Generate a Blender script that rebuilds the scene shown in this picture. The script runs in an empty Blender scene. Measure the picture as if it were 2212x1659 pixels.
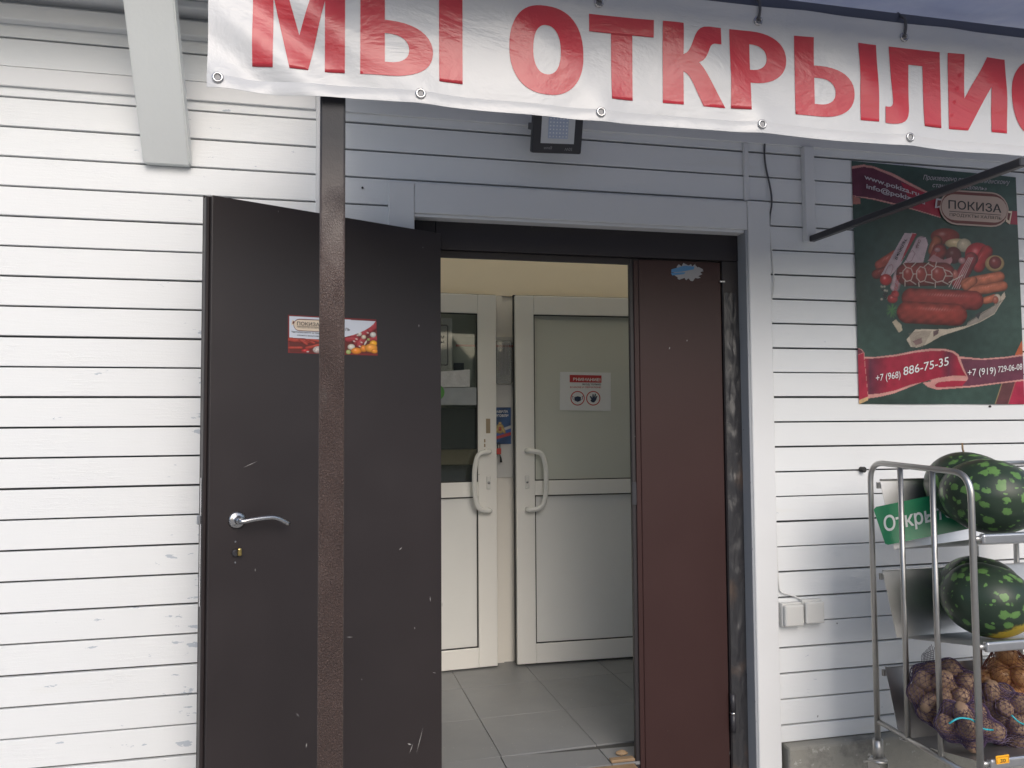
import bpy, bmesh, math, random
import numpy as np
from mathutils import Vector, Matrix, noise
random.seed(7); rng = np.random.default_rng(7)
sc = bpy.context.scene
C = sc.collection
R = math.radians

# ------------------------------------------------------------------ camera, sky, sun, exposure
YAW, PIT, ROL = .2144, .04726, -.0066
CAM = Vector((0, -2.85, 1.34))
cy, sy, cp, sp = math.cos(YAW), math.sin(YAW), math.cos(PIT), math.sin(PIT)
fw = Vector((sy*cp, cy*cp, sp)); r0 = Vector((cy, -sy, 0)); u0 = r0.cross(fw)
rt = math.cos(ROL)*r0 + math.sin(ROL)*u0; up = -math.sin(ROL)*r0 + math.cos(ROL)*u0
cd = bpy.data.cameras.new('camera'); cam = bpy.data.objects.new('camera', cd); C.objects.link(cam)
cam.matrix_world = Matrix(((rt.x, up.x, -fw.x, CAM.x), (rt.y, up.y, -fw.y, CAM.y), (rt.z, up.z, -fw.z, CAM.z), (0, 0, 0, 1)))
cd.sensor_width = 36; cd.lens = 36*1659.5/2212; cd.clip_start = .05; cd.clip_end = 500
sc.camera = cam

SUN_EL, SUN_AZ = R(34), R(-7)          # azimuth measured from the wall's normal towards the left
w = bpy.data.worlds.new('World'); sc.world = w; w.use_nodes = True
nt = w.node_tree; bg = nt.nodes['Background']
sk = nt.nodes.new('ShaderNodeTexSky'); sk.sky_type = 'NISHITA'; sk.sun_disc = False
sk.sun_elevation = SUN_EL; sk.sun_rotation = math.pi + SUN_AZ
sk.air_density = 1.0; sk.dust_density = 2.4; sk.ozone_density = .6
nt.links.new(sk.outputs[0], bg.inputs[0]); bg.inputs[1].default_value = .15
sl = bpy.data.lights.new('sun', 'SUN'); sl.energy = 0.95; sl.angle = R(38); sl.color = (1, .99, .98)
so = bpy.data.objects.new('sun', sl); C.objects.link(so)
sd = Vector((-math.sin(SUN_AZ)*math.cos(SUN_EL), -math.cos(SUN_AZ)*math.cos(SUN_EL), math.sin(SUN_EL)))
so.rotation_euler = (-sd).to_track_quat('-Z', 'Y').to_euler(); so.location = (0, -6, 6)
sc.view_settings.view_transform = 'Standard'; sc.view_settings.look = 'None'
sc.view_settings.gamma = 1; sc.view_settings.use_curve_mapping = False
sc.view_settings.exposure = 0.24
sc.cycles.max_bounces = 8; sc.cycles.transparent_max_bounces = 12

# ------------------------------------------------------------------ photo measuring helpers
def ray(x, y): return fw + rt*((x-1106)/1659.5) - up*((y-829.5)/1659.5)
def U(x, y, Y=None, X=None, Z=None):
    """point of the place seen at (x, y) of the photo (2212 wide) on the plane Y=, X= or Z="""
    d = ray(x, y)
    t = (Y-CAM.y)/d.y if Y is not None else ((X-CAM.x)/d.x if X is not None else (Z-CAM.z)/d.z)
    return CAM + d*t
def UP(x, y, p, n):
    d = ray(x, y); t = (p-CAM).dot(n)/d.dot(n); return CAM + d*t
def PJ(v):
    d = np.asarray(v, float) - np.array(CAM); z = d @ np.array(fw)
    return 1106+1659.5*(d@np.array(rt))/z, 829.5-1659.5*(d@np.array(up))/z

# ------------------------------------------------------------------ object helpers
WL = {}
def tag(o, label=None, cat=None, group=None, kind=None):
    if label: o['label'] = label
    if cat: o['category'] = cat
    if group: o['group'] = group
    if kind: o['kind'] = kind
    return o
def thing(name, label, cat, loc, group=None):
    o = bpy.data.objects.new(name, None); C.objects.link(o); o.location = loc; o.empty_display_size = .05
    WL[o] = Vector(loc); return tag(o, label, cat, group)
def link(name, me, mat, parent=None, origin=None, kind=None, smooth=False):
    """mesh given in world coordinates -> object with its own origin, under parent"""
    n = len(me.vertices); a = np.empty(n*3); me.vertices.foreach_get('co', a); a = a.reshape(-1, 3)
    org = np.array(origin) if origin is not None else (a.min(0)+a.max(0))/2
    me.vertices.foreach_set('co', (a-org).ravel())
    if mat is not None and not me.materials: me.materials.append(mat)
    if smooth: me.polygons.foreach_set('use_smooth', [True]*len(me.polygons))
    me.update()
    o = bpy.data.objects.new(name, me); C.objects.link(o)
    WL[o] = Vector(org)
    if parent is not None:
        o.parent = parent; o.location = WL[o]-WL[parent]
    else: o.location = WL[o]
    if kind: o['kind'] = kind
    return o
def again(o, delta):
    c = o.copy(); C.objects.link(c); c.location = o.location + Vector(delta); WL[c] = WL[o] + Vector(delta); return c

class G:
    """collects geometry in world coordinates"""
    def __init__(s): s.bm = bmesh.new()
    def box(s, x0, x1, y0, y1, z0, z1, bev=0, M=None, seg=1):
        b = bmesh.new()
        v = [b.verts.new((x, y, z)) for x in (x0, x1) for y in (y0, y1) for z in (z0, z1)]
        for f in ((0,1,3,2),(4,6,7,5),(0,4,5,1),(2,3,7,6),(0,2,6,4),(1,5,7,3)): b.faces.new([v[i] for i in f])
        bmesh.ops.recalc_face_normals(b, faces=b.faces)
        if bev: bmesh.ops.bevel(b, geom=list(b.edges), offset=bev, segments=seg, affect='EDGES', profile=.5)
        if M is not None: b.transform(M)
        s.join(b); return s
    def join(s, b):
        me = bpy.data.meshes.new('t'); b.to_mesh(me); b.free(); s.bm.from_mesh(me); bpy.data.meshes.remove(me)
    def prism(s, prof, a, b, axis='x'):
        """profile [(p,q)] extruded along axis from a to b"""
        def pt(p, q, t): return {'x': (t, p, q), 'y': (p, t, q), 'z': (p, q, t)}[axis]
        bm = bmesh.new(); A = [bm.verts.new(pt(p, q, a)) for p, q in prof]; B = [bm.verts.new(pt(p, q, b)) for p, q in prof]
        n = len(prof); bm.faces.new(A); bm.faces.new(B[::-1])
        for i in range(n): bm.faces.new((A[i], B[i], B[(i+1) % n], A[(i+1) % n]))
        bmesh.ops.recalc_face_normals(bm, faces=bm.faces); s.join(bm); return s
    def tube(s, pts, rad, n=12, cap=True):
        pts = [Vector(p) for p in pts]; bm = bmesh.new(); rings = []
        t0 = (pts[1]-pts[0]).normalized(); ref = Vector((0, 0, 1)) if abs(t0.z) < .9 else Vector((1, 0, 0))
        nrm = t0.cross(ref).normalized()
        for i, p in enumerate(pts):
            t = ((pts[i+1]-p).normalized() if i == 0 else (p-pts[i-1]).normalized() if i == len(pts)-1
                 else ((pts[i+1]-p).normalized()+(p-pts[i-1]).normalized()).normalized())
            nrm = (nrm - t*nrm.dot(t)).normalized(); bn = t.cross(nrm)
            r = rad[i] if isinstance(rad, (list, tuple)) else rad
            rings.append([bm.verts.new(p + nrm*r*math.cos(2*math.pi*k/n) + bn*r*math.sin(2*math.pi*k/n)) for k in range(n)])
        for a, b in zip(rings, rings[1:]):
            for k in range(n): f = bm.faces.new((a[k], a[(k+1) % n], b[(k+1) % n], b[k])); f.smooth = True
        if cap: bm.faces.new(rings[0][::-1]); bm.faces.new(rings[-1])
        bmesh.ops.recalc_face_normals(bm, faces=bm.faces); s.join(bm); return s
    def lathe(s, prof, c, axis, n=24):
        """prof [(r,h)] revolved round axis through c"""
        ax = Vector(axis).normalized(); a = ax.orthogonal().normalized(); b = ax.cross(a); c = Vector(c)
        bm = bmesh.new(); rings = [[bm.verts.new(c+ax*h+(a*math.cos(2*math.pi*k/n)+b*math.sin(2*math.pi*k/n))*max(r, 1e-5)) for k in range(n)] for r, h in prof]
        for p, q in zip(rings, rings[1:]):
            for k in range(n): f = bm.faces.new((p[k], p[(k+1) % n], q[(k+1) % n], q[k])); f.smooth = True
        bm.faces.new(rings[0][::-1]); bm.faces.new(rings[-1])
        bmesh.ops.recalc_face_normals(bm, faces=bm.faces); s.join(bm); return s
    def put(s, name, mat, parent=None, **k):
        me = bpy.data.meshes.new(name); s.bm.to_mesh(me); s.bm.free(); return link(name, me, mat, parent, **k)

def arc(pts, r, n=6):
    """round the corners of a polyline"""
    pts = [Vector(p) for p in pts]; out = [pts[0]]
    for i in range(1, len(pts)-1):
        p = pts[i]; a = (pts[i-1]-p); b = (pts[i+1]-p); ra = min(r, a.length*.49, b.length*.49)
        A = p+a.normalized()*ra; B = p+b.normalized()*ra
        for k in range(n+1):
            t = k/n; out.append(A*(1-t)**2 + p*2*t*(1-t) + B*t*t)
    out.append(pts[-1]); return out

# ------------------------------------------------------------------ materials
class NT:
    def __init__(s, name):
        s.m = bpy.data.materials.new(name); s.m.use_nodes = True; s.t = s.m.node_tree
        s.b = s.t.nodes['Principled BSDF']; s.out = s.t.nodes['Material Output']
    def n(s, t, **k):
        x = s.t.nodes.new(t)
        for a, v in k.items():
            if a.startswith('i_'):
                key = a[2:]; key = int(key) if key.isdigit() else key.replace('_', ' ')
                x.inputs[key].default_value = v
            else: setattr(x, a, v)
        return x
    def l(s, a, b): s.t.links.new(a, b)
    def pos(s, scale=(1, 1, 1), obj=False, loc=(0, 0, 0)):
        src = s.n('ShaderNodeTexCoord').outputs['Object'] if obj else s.n('ShaderNodeNewGeometry').outputs['Position']
        mp = s.n('ShaderNodeMapping'); mp.inputs['Scale'].default_value = scale; mp.inputs['Location'].default_value = loc; s.l(src, mp.inputs[0]); return mp.outputs[0]
    def noise(s, vec, scale, detail=3, rough=.55, dist=0):
        x = s.n('ShaderNodeTexNoise'); x.inputs['Scale'].default_value = scale; x.inputs['Detail'].default_value = detail
        x.inputs['Roughness'].default_value = rough; x.inputs['Distortion'].default_value = dist; s.l(vec, x.inputs['Vector']); return x.outputs[0]
    def ramp(s, fac, stops, interp='LINEAR'):
        x = s.n('ShaderNodeValToRGB'); x.color_ramp.interpolation = interp; e = x.color_ramp.elements
        for i, (p, c) in enumerate(stops):
            if i > 1: e.new(p)
            e[i].position = p; c = (c, c, c) if isinstance(c, (int, float)) else c; e[i].color = (*c, 1)
        s.l(fac, x.inputs[0]); return x.outputs[0]
    def mix(s, fac, a, b, mode='MIX'):
        x = s.n('ShaderNodeMix', data_type='RGBA', blend_type=mode)
        for i, v in ((0, fac), (6, a), (7, b)):
            if isinstance(v, (int, float)): x.inputs[i].default_value = v
            elif isinstance(v, (tuple, list)): x.inputs[i].default_value = (*v, 1)
            else: s.l(v, x.inputs[i])
        return x.outputs[2]
    def math(s, op, a, b=0.0):
        x = s.n('ShaderNodeMath', operation=op)
        for i, v in ((0, a), (1, b)):
            if isinstance(v, (int, float)): x.inputs[i].default_value = v
            else: s.l(v, x.inputs[i])
        return x.outputs[0]
    def bump(s, h, strength=.3, dist=.002, prev=None):
        x = s.n('ShaderNodeBump'); x.inputs['Strength'].default_value = strength; x.inputs['Distance'].default_value = dist
        s.l(h, x.inputs['Height'])
        if prev is not None: s.l(prev, x.inputs['Normal'])
        return x.outputs[0]
    def set(s, col=None, rough=None, metal=None, normal=None, spec=None, **k):
        for key, v in (('Base Color', col), ('Roughness', rough), ('Metallic', metal), ('Normal', normal), ('Specular IOR Level', spec)):
            if v is None: continue
            if isinstance(v, (int, float)): s.b.inputs[key].default_value = v
            elif isinstance(v, (tuple, list)): s.b.inputs[key].default_value = (*v, 1)
            else: s.l(v, s.b.inputs[key])
        for key, v in k.items(): s.b.inputs[key.replace('_', ' ')].default_value = v
        return s.m

def white_board():
    s = NT('painted_board'); p = s.pos()
    ps = s.pos((1.2, 1, 14))
    big = s.noise(p, 1.3, 4); col = s.mix(big, (.765, .785, .795), (.815, .83, .84))
    st = s.noise(s.pos((.5, 1, 3)), 3.0, 5, .6); col = s.mix(s.ramp(st, [(.62, 0), (.8, .5)]), col, (.74, .735, .69))
    # flaking flecks: grow denser left of the open door
    pl = s.noise(s.pos((9, 1, 30)), 1.0, 5, .62); area = s.noise(s.pos((1.6, 1, 2.2), loc=(2.3, 0, 5)), 1.0, 2)
    sx = s.n('ShaderNodeSeparateXYZ'); s.l(p, sx.inputs[0])
    near = s.ramp(s.math('ABSOLUTE', s.math('ADD', sx.outputs[0], .46)), [(0, .10), (.40, 0)])
    v = s.math('ADD', s.math('ADD', pl, near), s.math('MULTIPLY', s.math('SUBTRACT', area, .5), .22))
    v = s.math('SUBTRACT', v, s.ramp(s.math('SUBTRACT', sx.outputs[2], 1.2), [(0, 0), (.6, .035)])); fl = s.ramp(v, [(.698, 0), (.704, 1)])
    col = s.mix(fl, col, (.50, .545, .60))
    vo = s.n('ShaderNodeTexVoronoi'); vo.inputs['Scale'].default_value = 9; s.l(s.mix(.08, p, s.noise(p, 6)), vo.inputs['Vector'])
    rnd = s.n('ShaderNodeSeparateColor'); s.l(vo.outputs['Color'], rnd.inputs[0])
    dot = s.math('MULTIPLY', s.ramp(vo.outputs['Distance'], [(.025, 1), (.045, 0)]), s.ramp(rnd.outputs[0], [(.6, 0), (.62, 1)]))
    col = s.mix(dot, col, (.22, .22, .22))
    h = s.noise(ps, 9, 6, .65); h2 = s.noise(p, 160, 3); crk = s.noise(s.pos((9, 1, 75)), 1.6, 6, .7, .5)
    crk = s.ramp(crk, [(.50, 0), (.56, 1)])
    carea = s.ramp(s.noise(s.pos((1.5, 1, 3), loc=(7, 0, 1)), 1.3, 2), [(.50, 0), (.68, 1)])
    b = s.bump(h, .32, .002); b = s.bump(h2, .4, .0006, b); b = s.bump(s.math('MULTIPLY', crk, carea), .35, .0012, b); b = s.bump(fl, -.6, .001, b)
    return s.set(col, s.math('ADD', .42, s.math('MULTIPLY', fl, .3)), normal=b, spec=.4)
def plain(name, col, rough=.5, metal=0, bumps=(), var=.0, vscale=6, **k):
    s = NT(name); p = s.pos()
    c = s.mix(s.noise(p, vscale, 5, .6), tuple(x*(1-var) for x in col), tuple(min(1, x*(1+var)) for x in col)) if var else col
    b = None
    for sc_, st, d in bumps: b = s.bump(s.noise(p, sc_, 4), st, d, b)
    return s.set(c, rough, metal, b, **k)
def flecked(name, col, rough, bumps, fleck=(.62, .62, .60), dens=.97, scale=38, stretch=(1, 1, 1), var=.12, spec=.5, grad=None, rv=.0):
    """paint with sparse pale scratches and splashes"""
    s = NT(name); p = s.pos()
    c = s.mix(s.noise(p, 2.5, 5, .6), tuple(x*(1-var) for x in col), tuple(x*(1+var) for x in col))
    q = s.pos(stretch); vo = s.n('ShaderNodeTexVoronoi'); vo.inputs['Scale'].default_value = scale
    s.l(s.mix(.06, q, s.noise(p, 9)), vo.inputs['Vector'])
    rnd = s.n('ShaderNodeSeparateColor'); s.l(vo.outputs['Color'], rnd.inputs[0])
    m = s.math('MULTIPLY', s.ramp(vo.outputs['Distance'], [(.045, 1), (.10, 0)]), s.ramp(rnd.outputs[0], [(dens, 0), (dens+.005, 1)]))
    c = s.mix(m, c, fleck); b = None
    for sc_, st, d in bumps: b = s.bump(s.noise(p, sc_, 5, .6), st, d, b)
    rr = s.math('ADD', rough-rv, s.math('MULTIPLY', s.noise(p, 5, 4), 2*rv))
    return s.set(c, rr, normal=b, spec=spec)
M = {}
M['board'] = white_board()
M['gap'] = plain('dark_gap', (.09, .092, .095), .9)
M['trim'] = plain('white_trim', (.74, .75, .76), .42, bumps=((30, .2, .002), (150, .15, .0005)), var=.04, vscale=3)
M['beam'] = plain('beam_paint', (.74, .77, .77), .38, bumps=((22, .35, .003), (95, .3, .001)), var=.03, vscale=4)
M['reveal'] = flecked('grey_reveal_paint', (.34, .36, .39), .55, ((40, .3, .002),), (.1, .1, .11), .86, 30, (3, 1, .6))
M['door_l'] = flecked('dark_steel_paint', (.027, .021, .022), .42, ((14, .05, .002), (320, .15, .0003)), fleck=(.30, .30, .29), dens=.955, scale=24, stretch=(2.4, 1, .7), var=.22, spec=.5, rv=.12)
M['door_r'] = flecked('red_brown_steel_paint', (.044, .020, .019), .42, ((260, .6, .0007), (9, .08, .003)), fleck=(.35, .34, .33), dens=.965, spec=.32, scale=26, stretch=(1.6, 1, 1), var=.14, rv=.06)
M['frame_d'] = flecked('dark_frame_paint', (.026, .022, .025), .45, ((30, .2, .002), (150, .2, .0006)), fleck=(.3, .3, .3), dens=.96, scale=30, var=.2)
def post_mat():
    s = NT('rough_brown_paint'); p = s.pos()
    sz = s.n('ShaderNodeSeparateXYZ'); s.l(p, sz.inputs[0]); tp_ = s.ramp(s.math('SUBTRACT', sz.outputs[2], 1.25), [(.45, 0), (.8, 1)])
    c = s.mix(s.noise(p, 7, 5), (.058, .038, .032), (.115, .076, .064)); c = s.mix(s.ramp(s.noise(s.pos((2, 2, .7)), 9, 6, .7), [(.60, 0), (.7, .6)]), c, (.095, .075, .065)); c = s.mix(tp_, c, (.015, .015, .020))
    am = s.ramp(s.math('ADD', s.math('MULTIPLY', s.noise(s.pos((1, 1, .6)), 5, 3), .9), s.math('MULTIPLY', s.math('SUBTRACT', 2.0, sz.outputs[2]), .35)), [(.40, .03), (.72, 1)])
    h = s.math('MULTIPLY', s.ramp(s.noise(s.pos((1, 1, .8)), 250, 3, .6, .5), [(.36, 0), (.66, 1)]), am)
    b = s.bump(h, 1, .0042); b = s.bump(s.noise(p, 22, 3), .3, .004, b)
    return s.set(c, s.math('ADD', .24, s.math('MULTIPLY', tp_, .36)), normal=b, spec=.6)
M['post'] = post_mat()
def film_mat():
    s = NT('wrinkled_black_film'); p = s.pos((7, 7, 2.2))
    h = s.noise(p, 2.2, 7, .68, 1.3); rs = s.ramp(s.noise(s.pos(), 5, 4), [(.50, 0), (.62, 1)])
    c = s.mix(rs, (.036, .036, .040), (.085, .062, .05))
    return s.set(c, .3, normal=s.bump(h, .8, .008), spec=.6)
M['film'] = film_mat()
M['scratch'] = plain('bare_scratch', (.42, .41, .40), .6)
def steel(name, col, rough, stretch=(1, 1, 40)):
    s = NT(name); n = s.noise(s.pos(stretch), 6, 4); m = s.noise(s.pos(), 30, 4)
    c = s.mix(m, tuple(x*.85 for x in col), col)
    return s.set(c, s.math('ADD', rough, s.math('MULTIPLY', n, .14)), 1.0, s.bump(n, .08, .0006))
M['steel'] = steel('brushed_steel_tube', (.56, .555, .54), .34, (60, 60, 1))
M['tray'] = steel('brushed_steel_tray', (.68, .685, .69), .36, (1, 90, 90))
M['lip'] = steel('bright_lip', (.66, .67, .69), .3)
M['nickel'] = steel('satin_nickel', (.55, .55, .56), .2)
M['brass'] = plain('brass', (.55, .42, .16), .3, 1)
M['pvc'] = flecked('white_pvc', (.86, .85, .81), .28, ((40, .03, .001),), (.35, .33, .29), .95, 34, (1, 1, 1), .03)
M['pvcpanel'] = plain('pvc_panel', (.82, .825, .80), .35, var=.03)
M['gasket'] = plain('black_gasket', (.03, .03, .03), .6)
M['handle'] = plain('white_handle', (.78, .78, .75), .25)
M['cream'] = plain('cream_wall', (.94, .83, .64), .7, bumps=((60, .1, .001),), var=.03)
M['iwall'] = plain('pale_wall', (.84, .81, .74), .7, bumps=((60, .1, .001),), var=.03)
def tile_mat():
    s = NT('grey_floor_tile'); p = s.pos(); oi = s.n('ShaderNodeObjectInfo')
    c = s.mix(s.noise(p, 3, 6, .65), (.20, .205, .21), (.27, .275, .28))
    c = s.mix(s.math('MULTIPLY', oi.outputs['Random'], .25), c, (.11, .115, .12))
    sp_ = s.ramp(s.noise(p, 85, 3), [(.70, 0), (.74, 1)]); c = s.mix(sp_, c, (.42, .41, .38))
    return s.set(c, s.ramp(s.noise(p, 4, 4), [(.3, .36), (.7, .5)]), normal=s.bump(s.noise(p, 12, 4), .08, .002))
M['tile'] = tile_mat()
M['grout'] = plain('dark_grout', (.07, .07, .068), .9)
def conc(name, a, b_, dark=.1):
    s = NT(name); p = s.pos(); c = s.mix(s.noise(p, 3, 8, .7), a, b_)
    c = s.mix(s.ramp(s.noise(s.pos(loc=(3, 1, 0)), 5, 6, .7), [(.55, 0), (.68, 1)]), c, (dark, dark*.98, dark*.92))
    c = s.mix(s.ramp(s.noise(p, 26, 5), [(.64, 0), (.7, 1)]), c, (.46, .45, .42))
    return s.set(c, .85, normal=s.bump(s.noise(p, 20, 8, .7), .7, .01))
M['conc'] = conc('weathered_concrete', (.24, .235, .21), (.36, .35, .31), .17)
M['ground'] = conc('concrete_ground', (.34, .33, .31), (.47, .46, .43), .26)
M['wood'] = plain('worn_wood', (.28, .19, .11), .7, bumps=((40, .4, .003),), var=.3, vscale=20)
M['blackm'] = plain('black_metal', (.035, .035, .042), .4, bumps=((60, .15, .001),), var=.15)
M['bar'] = plain('blue_grey_bar', (.10, .11, .15), .5, bumps=((60, .15, .001),)); M['plast'] = flecked('grey_plastic', (.64, .64, .62), .45, ((60, .1, .001),), (.3, .29, .26), .9, 60, (1, 1, 1), .05)
M['bluegrey'] = None
def canopy_mat():
    s = NT('canopy_sheet'); p = s.pos(); c = s.mix(s.ramp(s.noise(p, 2.6, 6, .6), [(.35, 0), (.65, 1)]), (.24, .27, .38), (.36, .38, .45))
    s.set(c, .5, normal=s.bump(s.noise(p, 9, 4), .3, .01))
    tr = s.n('ShaderNodeBsdfTranslucent'); s.l(c, tr.inputs[0]); mx = s.n('ShaderNodeMixShader'); mx.inputs[0].default_value = .38
    s.l(s.b.outputs[0], mx.inputs[1]); s.l(tr.outputs[0], mx.inputs[2]); s.l(mx.outputs[0], s.out.inputs[0]); return s.m
M['canopy'] = canopy_mat()
def fill_panel():  # translucent warm panel, added to let more light into the vestibule
    s = NT('added_opal_fill'); s.set((.8, .8, .78), .6); tr = s.n('ShaderNodeBsdfTranslucent'); tr.inputs[0].default_value = (1, .93, .78, 1)
    mx = s.n('ShaderNodeMixShader'); mx.inputs[0].default_value = .96; s.l(s.b.outputs[0], mx.inputs[1]); s.l(tr.outputs[0], mx.inputs[2]); s.l(mx.outputs[0], s.out.inputs[0]); return s.m
M['fill_panel'] = fill_panel()
def vinyl(name, col, rough, trans=.12, bumpy=True):
    s = NT(name); p = s.pos(); b = s.bump(s.noise(s.pos((1, 1, 5)), 90, 3), .06, .0008)
    if bumpy: b = s.bump(s.noise(s.pos((1.2, 1, 2)), 3.2, 5, .6, .6), .6, .012, b)
    s.set(col, rough, normal=b, spec=.6)
    tr = s.n('ShaderNodeBsdfTranslucent'); tr.inputs[0].default_value = (*col, 1); mx = s.n('ShaderNodeMixShader'); mx.inputs[0].default_value = trans
    s.l(s.b.outputs[0], mx.inputs[1]); s.l(tr.outputs[0], mx.inputs[2]); s.l(mx.outputs[0], s.out.inputs[0]); return s.m
M['banner'] = vinyl('banner_vinyl', (.62, .63, .65), .30)
M['red'] = vinyl('banner_red', (.53, .042, .06), .28, .12)
def glass(name, tint=(.86, .9, .86), haze=.10, hz=(.55, .57, .53)):
    s = NT(name); t = s.t; t.nodes.remove(s.b)
    tr = s.n('ShaderNodeBsdfTransparent'); tr.inputs[0].default_value = (*tint, 1)
    gl = s.n('ShaderNodeBsdfGlossy'); gl.inputs['Roughness'].default_value = .03
    df = s.n('ShaderNodeBsdfDiffuse'); df.inputs[0].default_value = (*hz, 1)
    fr = s.n('ShaderNodeFresnel'); fr.inputs[0].default_value = 1.5
    m1 = s.n('ShaderNodeMixShader'); m1.inputs[0].default_value = haze; s.l(tr.outputs[0], m1.inputs[1]); s.l(df.outputs[0], m1.inputs[2])
    m2 = s.n('ShaderNodeMixShader'); s.l(s.math('ADD', s.math('MULTIPLY', fr.outputs[0], .9), .0), m2.inputs[0]); s.l(m1.outputs[0], m2.inputs[1]); s.l(gl.outputs[0], m2.inputs[2])
    s.l(m2.outputs[0], s.out.inputs[0]); return s.m
M['glass'] = glass('window_glass', (.8, .84, .82), .03); M['glass_r'] = glass('pale_reflection_glass', (.90, .92, .88), .72, (.84, .86, .78))  # right pane: pale haze colour stands in for the bright outdoor reflection
M['film_clear'] = glass('clear_plastic', (.92, .93, .93), .25, (.7, .72, .72))
M['white'] = plain('white_print', (.78, .78, .78), .5); M['dark'] = plain('dark_print', (.03, .03, .035), .5)
M['redp'] = plain('red_print', (.52, .05, .055), .5); M['navy'] = plain('navy_print', (.035, .05, .10), .5)
M['paper'] = plain('paper', (.76, .77, .78), .6, var=.02)
M['cream_print'] = plain('cream_print', (.72, .60, .47), .5); M['brownp'] = plain('brown_print', (.16, .05, .045), .5)
M['greenp'] = plain('green_plastic', (.010, .17, .075), .3, bumps=((5, .3, .01),)); M['signw'] = plain('sign_white', (.62, .64, .63), .4)
M['pale'] = plain('pale_print', (.50, .46, .50), .5); M['grey'] = plain('grey_print', (.30, .30, .31), .5)
M['orange'] = plain('price_tag', (.95, .48, .02), .5); M['rubber'] = plain('rubber', (.03, .03, .03), .7)
M['cordd'] = plain('dark_cable', (.09, .09, .10), .5); M['cordw'] = plain('white_cable', (.7, .7, .69), .5)
M['cyan'] = plain('cyan_tie', (.03, .42, .50), .4); M['netp'] = plain('purple_net', (.075, .045, .105), .45)
M['netd'] = plain('dark_net', (.05, .04, .06), .5); M['netr'] = plain('rust_net', (.20, .07, .05), .5)
def print_mat(name, rough=.4):
    s = NT(name); a = s.n('ShaderNodeAttribute'); a.attribute_name = 'ink'
    return s.set(a.outputs['Color'], rough, normal=s.bump(s.noise(s.pos(), 6, 3), .15, .006), spec=.4)
M['print'] = print_mat('printed_vinyl', .34)
def melon_mat(name, seed, yellow=False):
    s = NT(name); v = s.pos((1, 1, 1), obj=True, loc=(seed, seed*.7, 0)); d = s.mix(.05, v, s.noise(v, 14, 3))
    base = s.mix(s.noise(v, 9, 5), (.020, .036, .026), (.034, .058, .036))
    def spots(scale, lo, hi, keep, sv):
        vo = s.n('ShaderNodeTexVoronoi'); vo.inputs['Scale'].default_value = scale
        mp = s.n('ShaderNodeMapping'); mp.inputs['Scale'].default_value = (.85, 1.15, 1.1); mp.inputs['Location'].default_value = (sv, 0, sv); s.l(d, mp.inputs[0]); s.l(mp.outputs[0], vo.inputs['Vector'])
        rn = s.n('ShaderNodeSeparateColor'); s.l(vo.outputs['Color'], rn.inputs[0])
        dd = s.math('ADD', vo.outputs['Distance'], s.math('MULTIPLY', s.noise(v, 130, 2), .26))
        dd = s.math('ADD', dd, s.math('MULTIPLY', rn.outputs[1], .10))
        return s.math('MULTIPLY', s.ramp(dd, [(lo, 1), (hi, 0)]), s.ramp(rn.outputs[0], [(keep, 0), (keep+.02, 1)]))
    m = s.math('MAXIMUM', spots(25, .50, .58, .22, 0), spots(46, .40, .48, .45, 5))
    c = s.mix(m, base, s.mix(s.noise(v, 30, 3), (.08, .19, .05), (.15, .29, .09)))
    if yellow:
        g = s.n('ShaderNodeNewGeometry'); sx = s.n('ShaderNodeSeparateXYZ'); s.l(s.pos((1, 1, 1), obj=True), sx.inputs[0])
        e = s.math('ADD', s.math('MULTIPLY', sx.outputs[2], -1), s.math('ADD', s.math('MULTIPLY', sx.outputs[0], .3), s.math('MULTIPLY', sx.outputs[1], -.5)))
        e = s.math('ADD', e, s.math('MULTIPLY', s.noise(v, 60, 3), .03))
        c = s.mix(s.ramp(e, [(.128, 0), (.138, 1)]), c, s.mix(s.noise(v, 40, 3), (.60, .36, .03), (.35, .33, .05)))
    return s.set(c, .38, normal=s.bump(s.noise(v, 40, 3), .12, .003, s.bump(s.noise(v, 7, 2), .3, .01)), spec=.4)
def potato_mat(name, a, b_, rough=.75):
    s = NT(name); p = s.pos(); oi = s.n('ShaderNodeObjectInfo')
    c = s.mix(s.noise(p, 18, 5), a, b_); c = s.mix(s.math('MULTIPLY', oi.outputs['Random'], .35), c, tuple(x*.55 for x in a))
    return s.set(c, rough, normal=s.bump(s.noise(p, 60, 4), .4, .003))
M['potato'] = potato_mat('potato_skin', (.25, .16, .105), (.38, .255, .17)); M['onion'] = potato_mat('onion_skin', (.44, .21, .085), (.66, .38, .17), .38)

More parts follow.
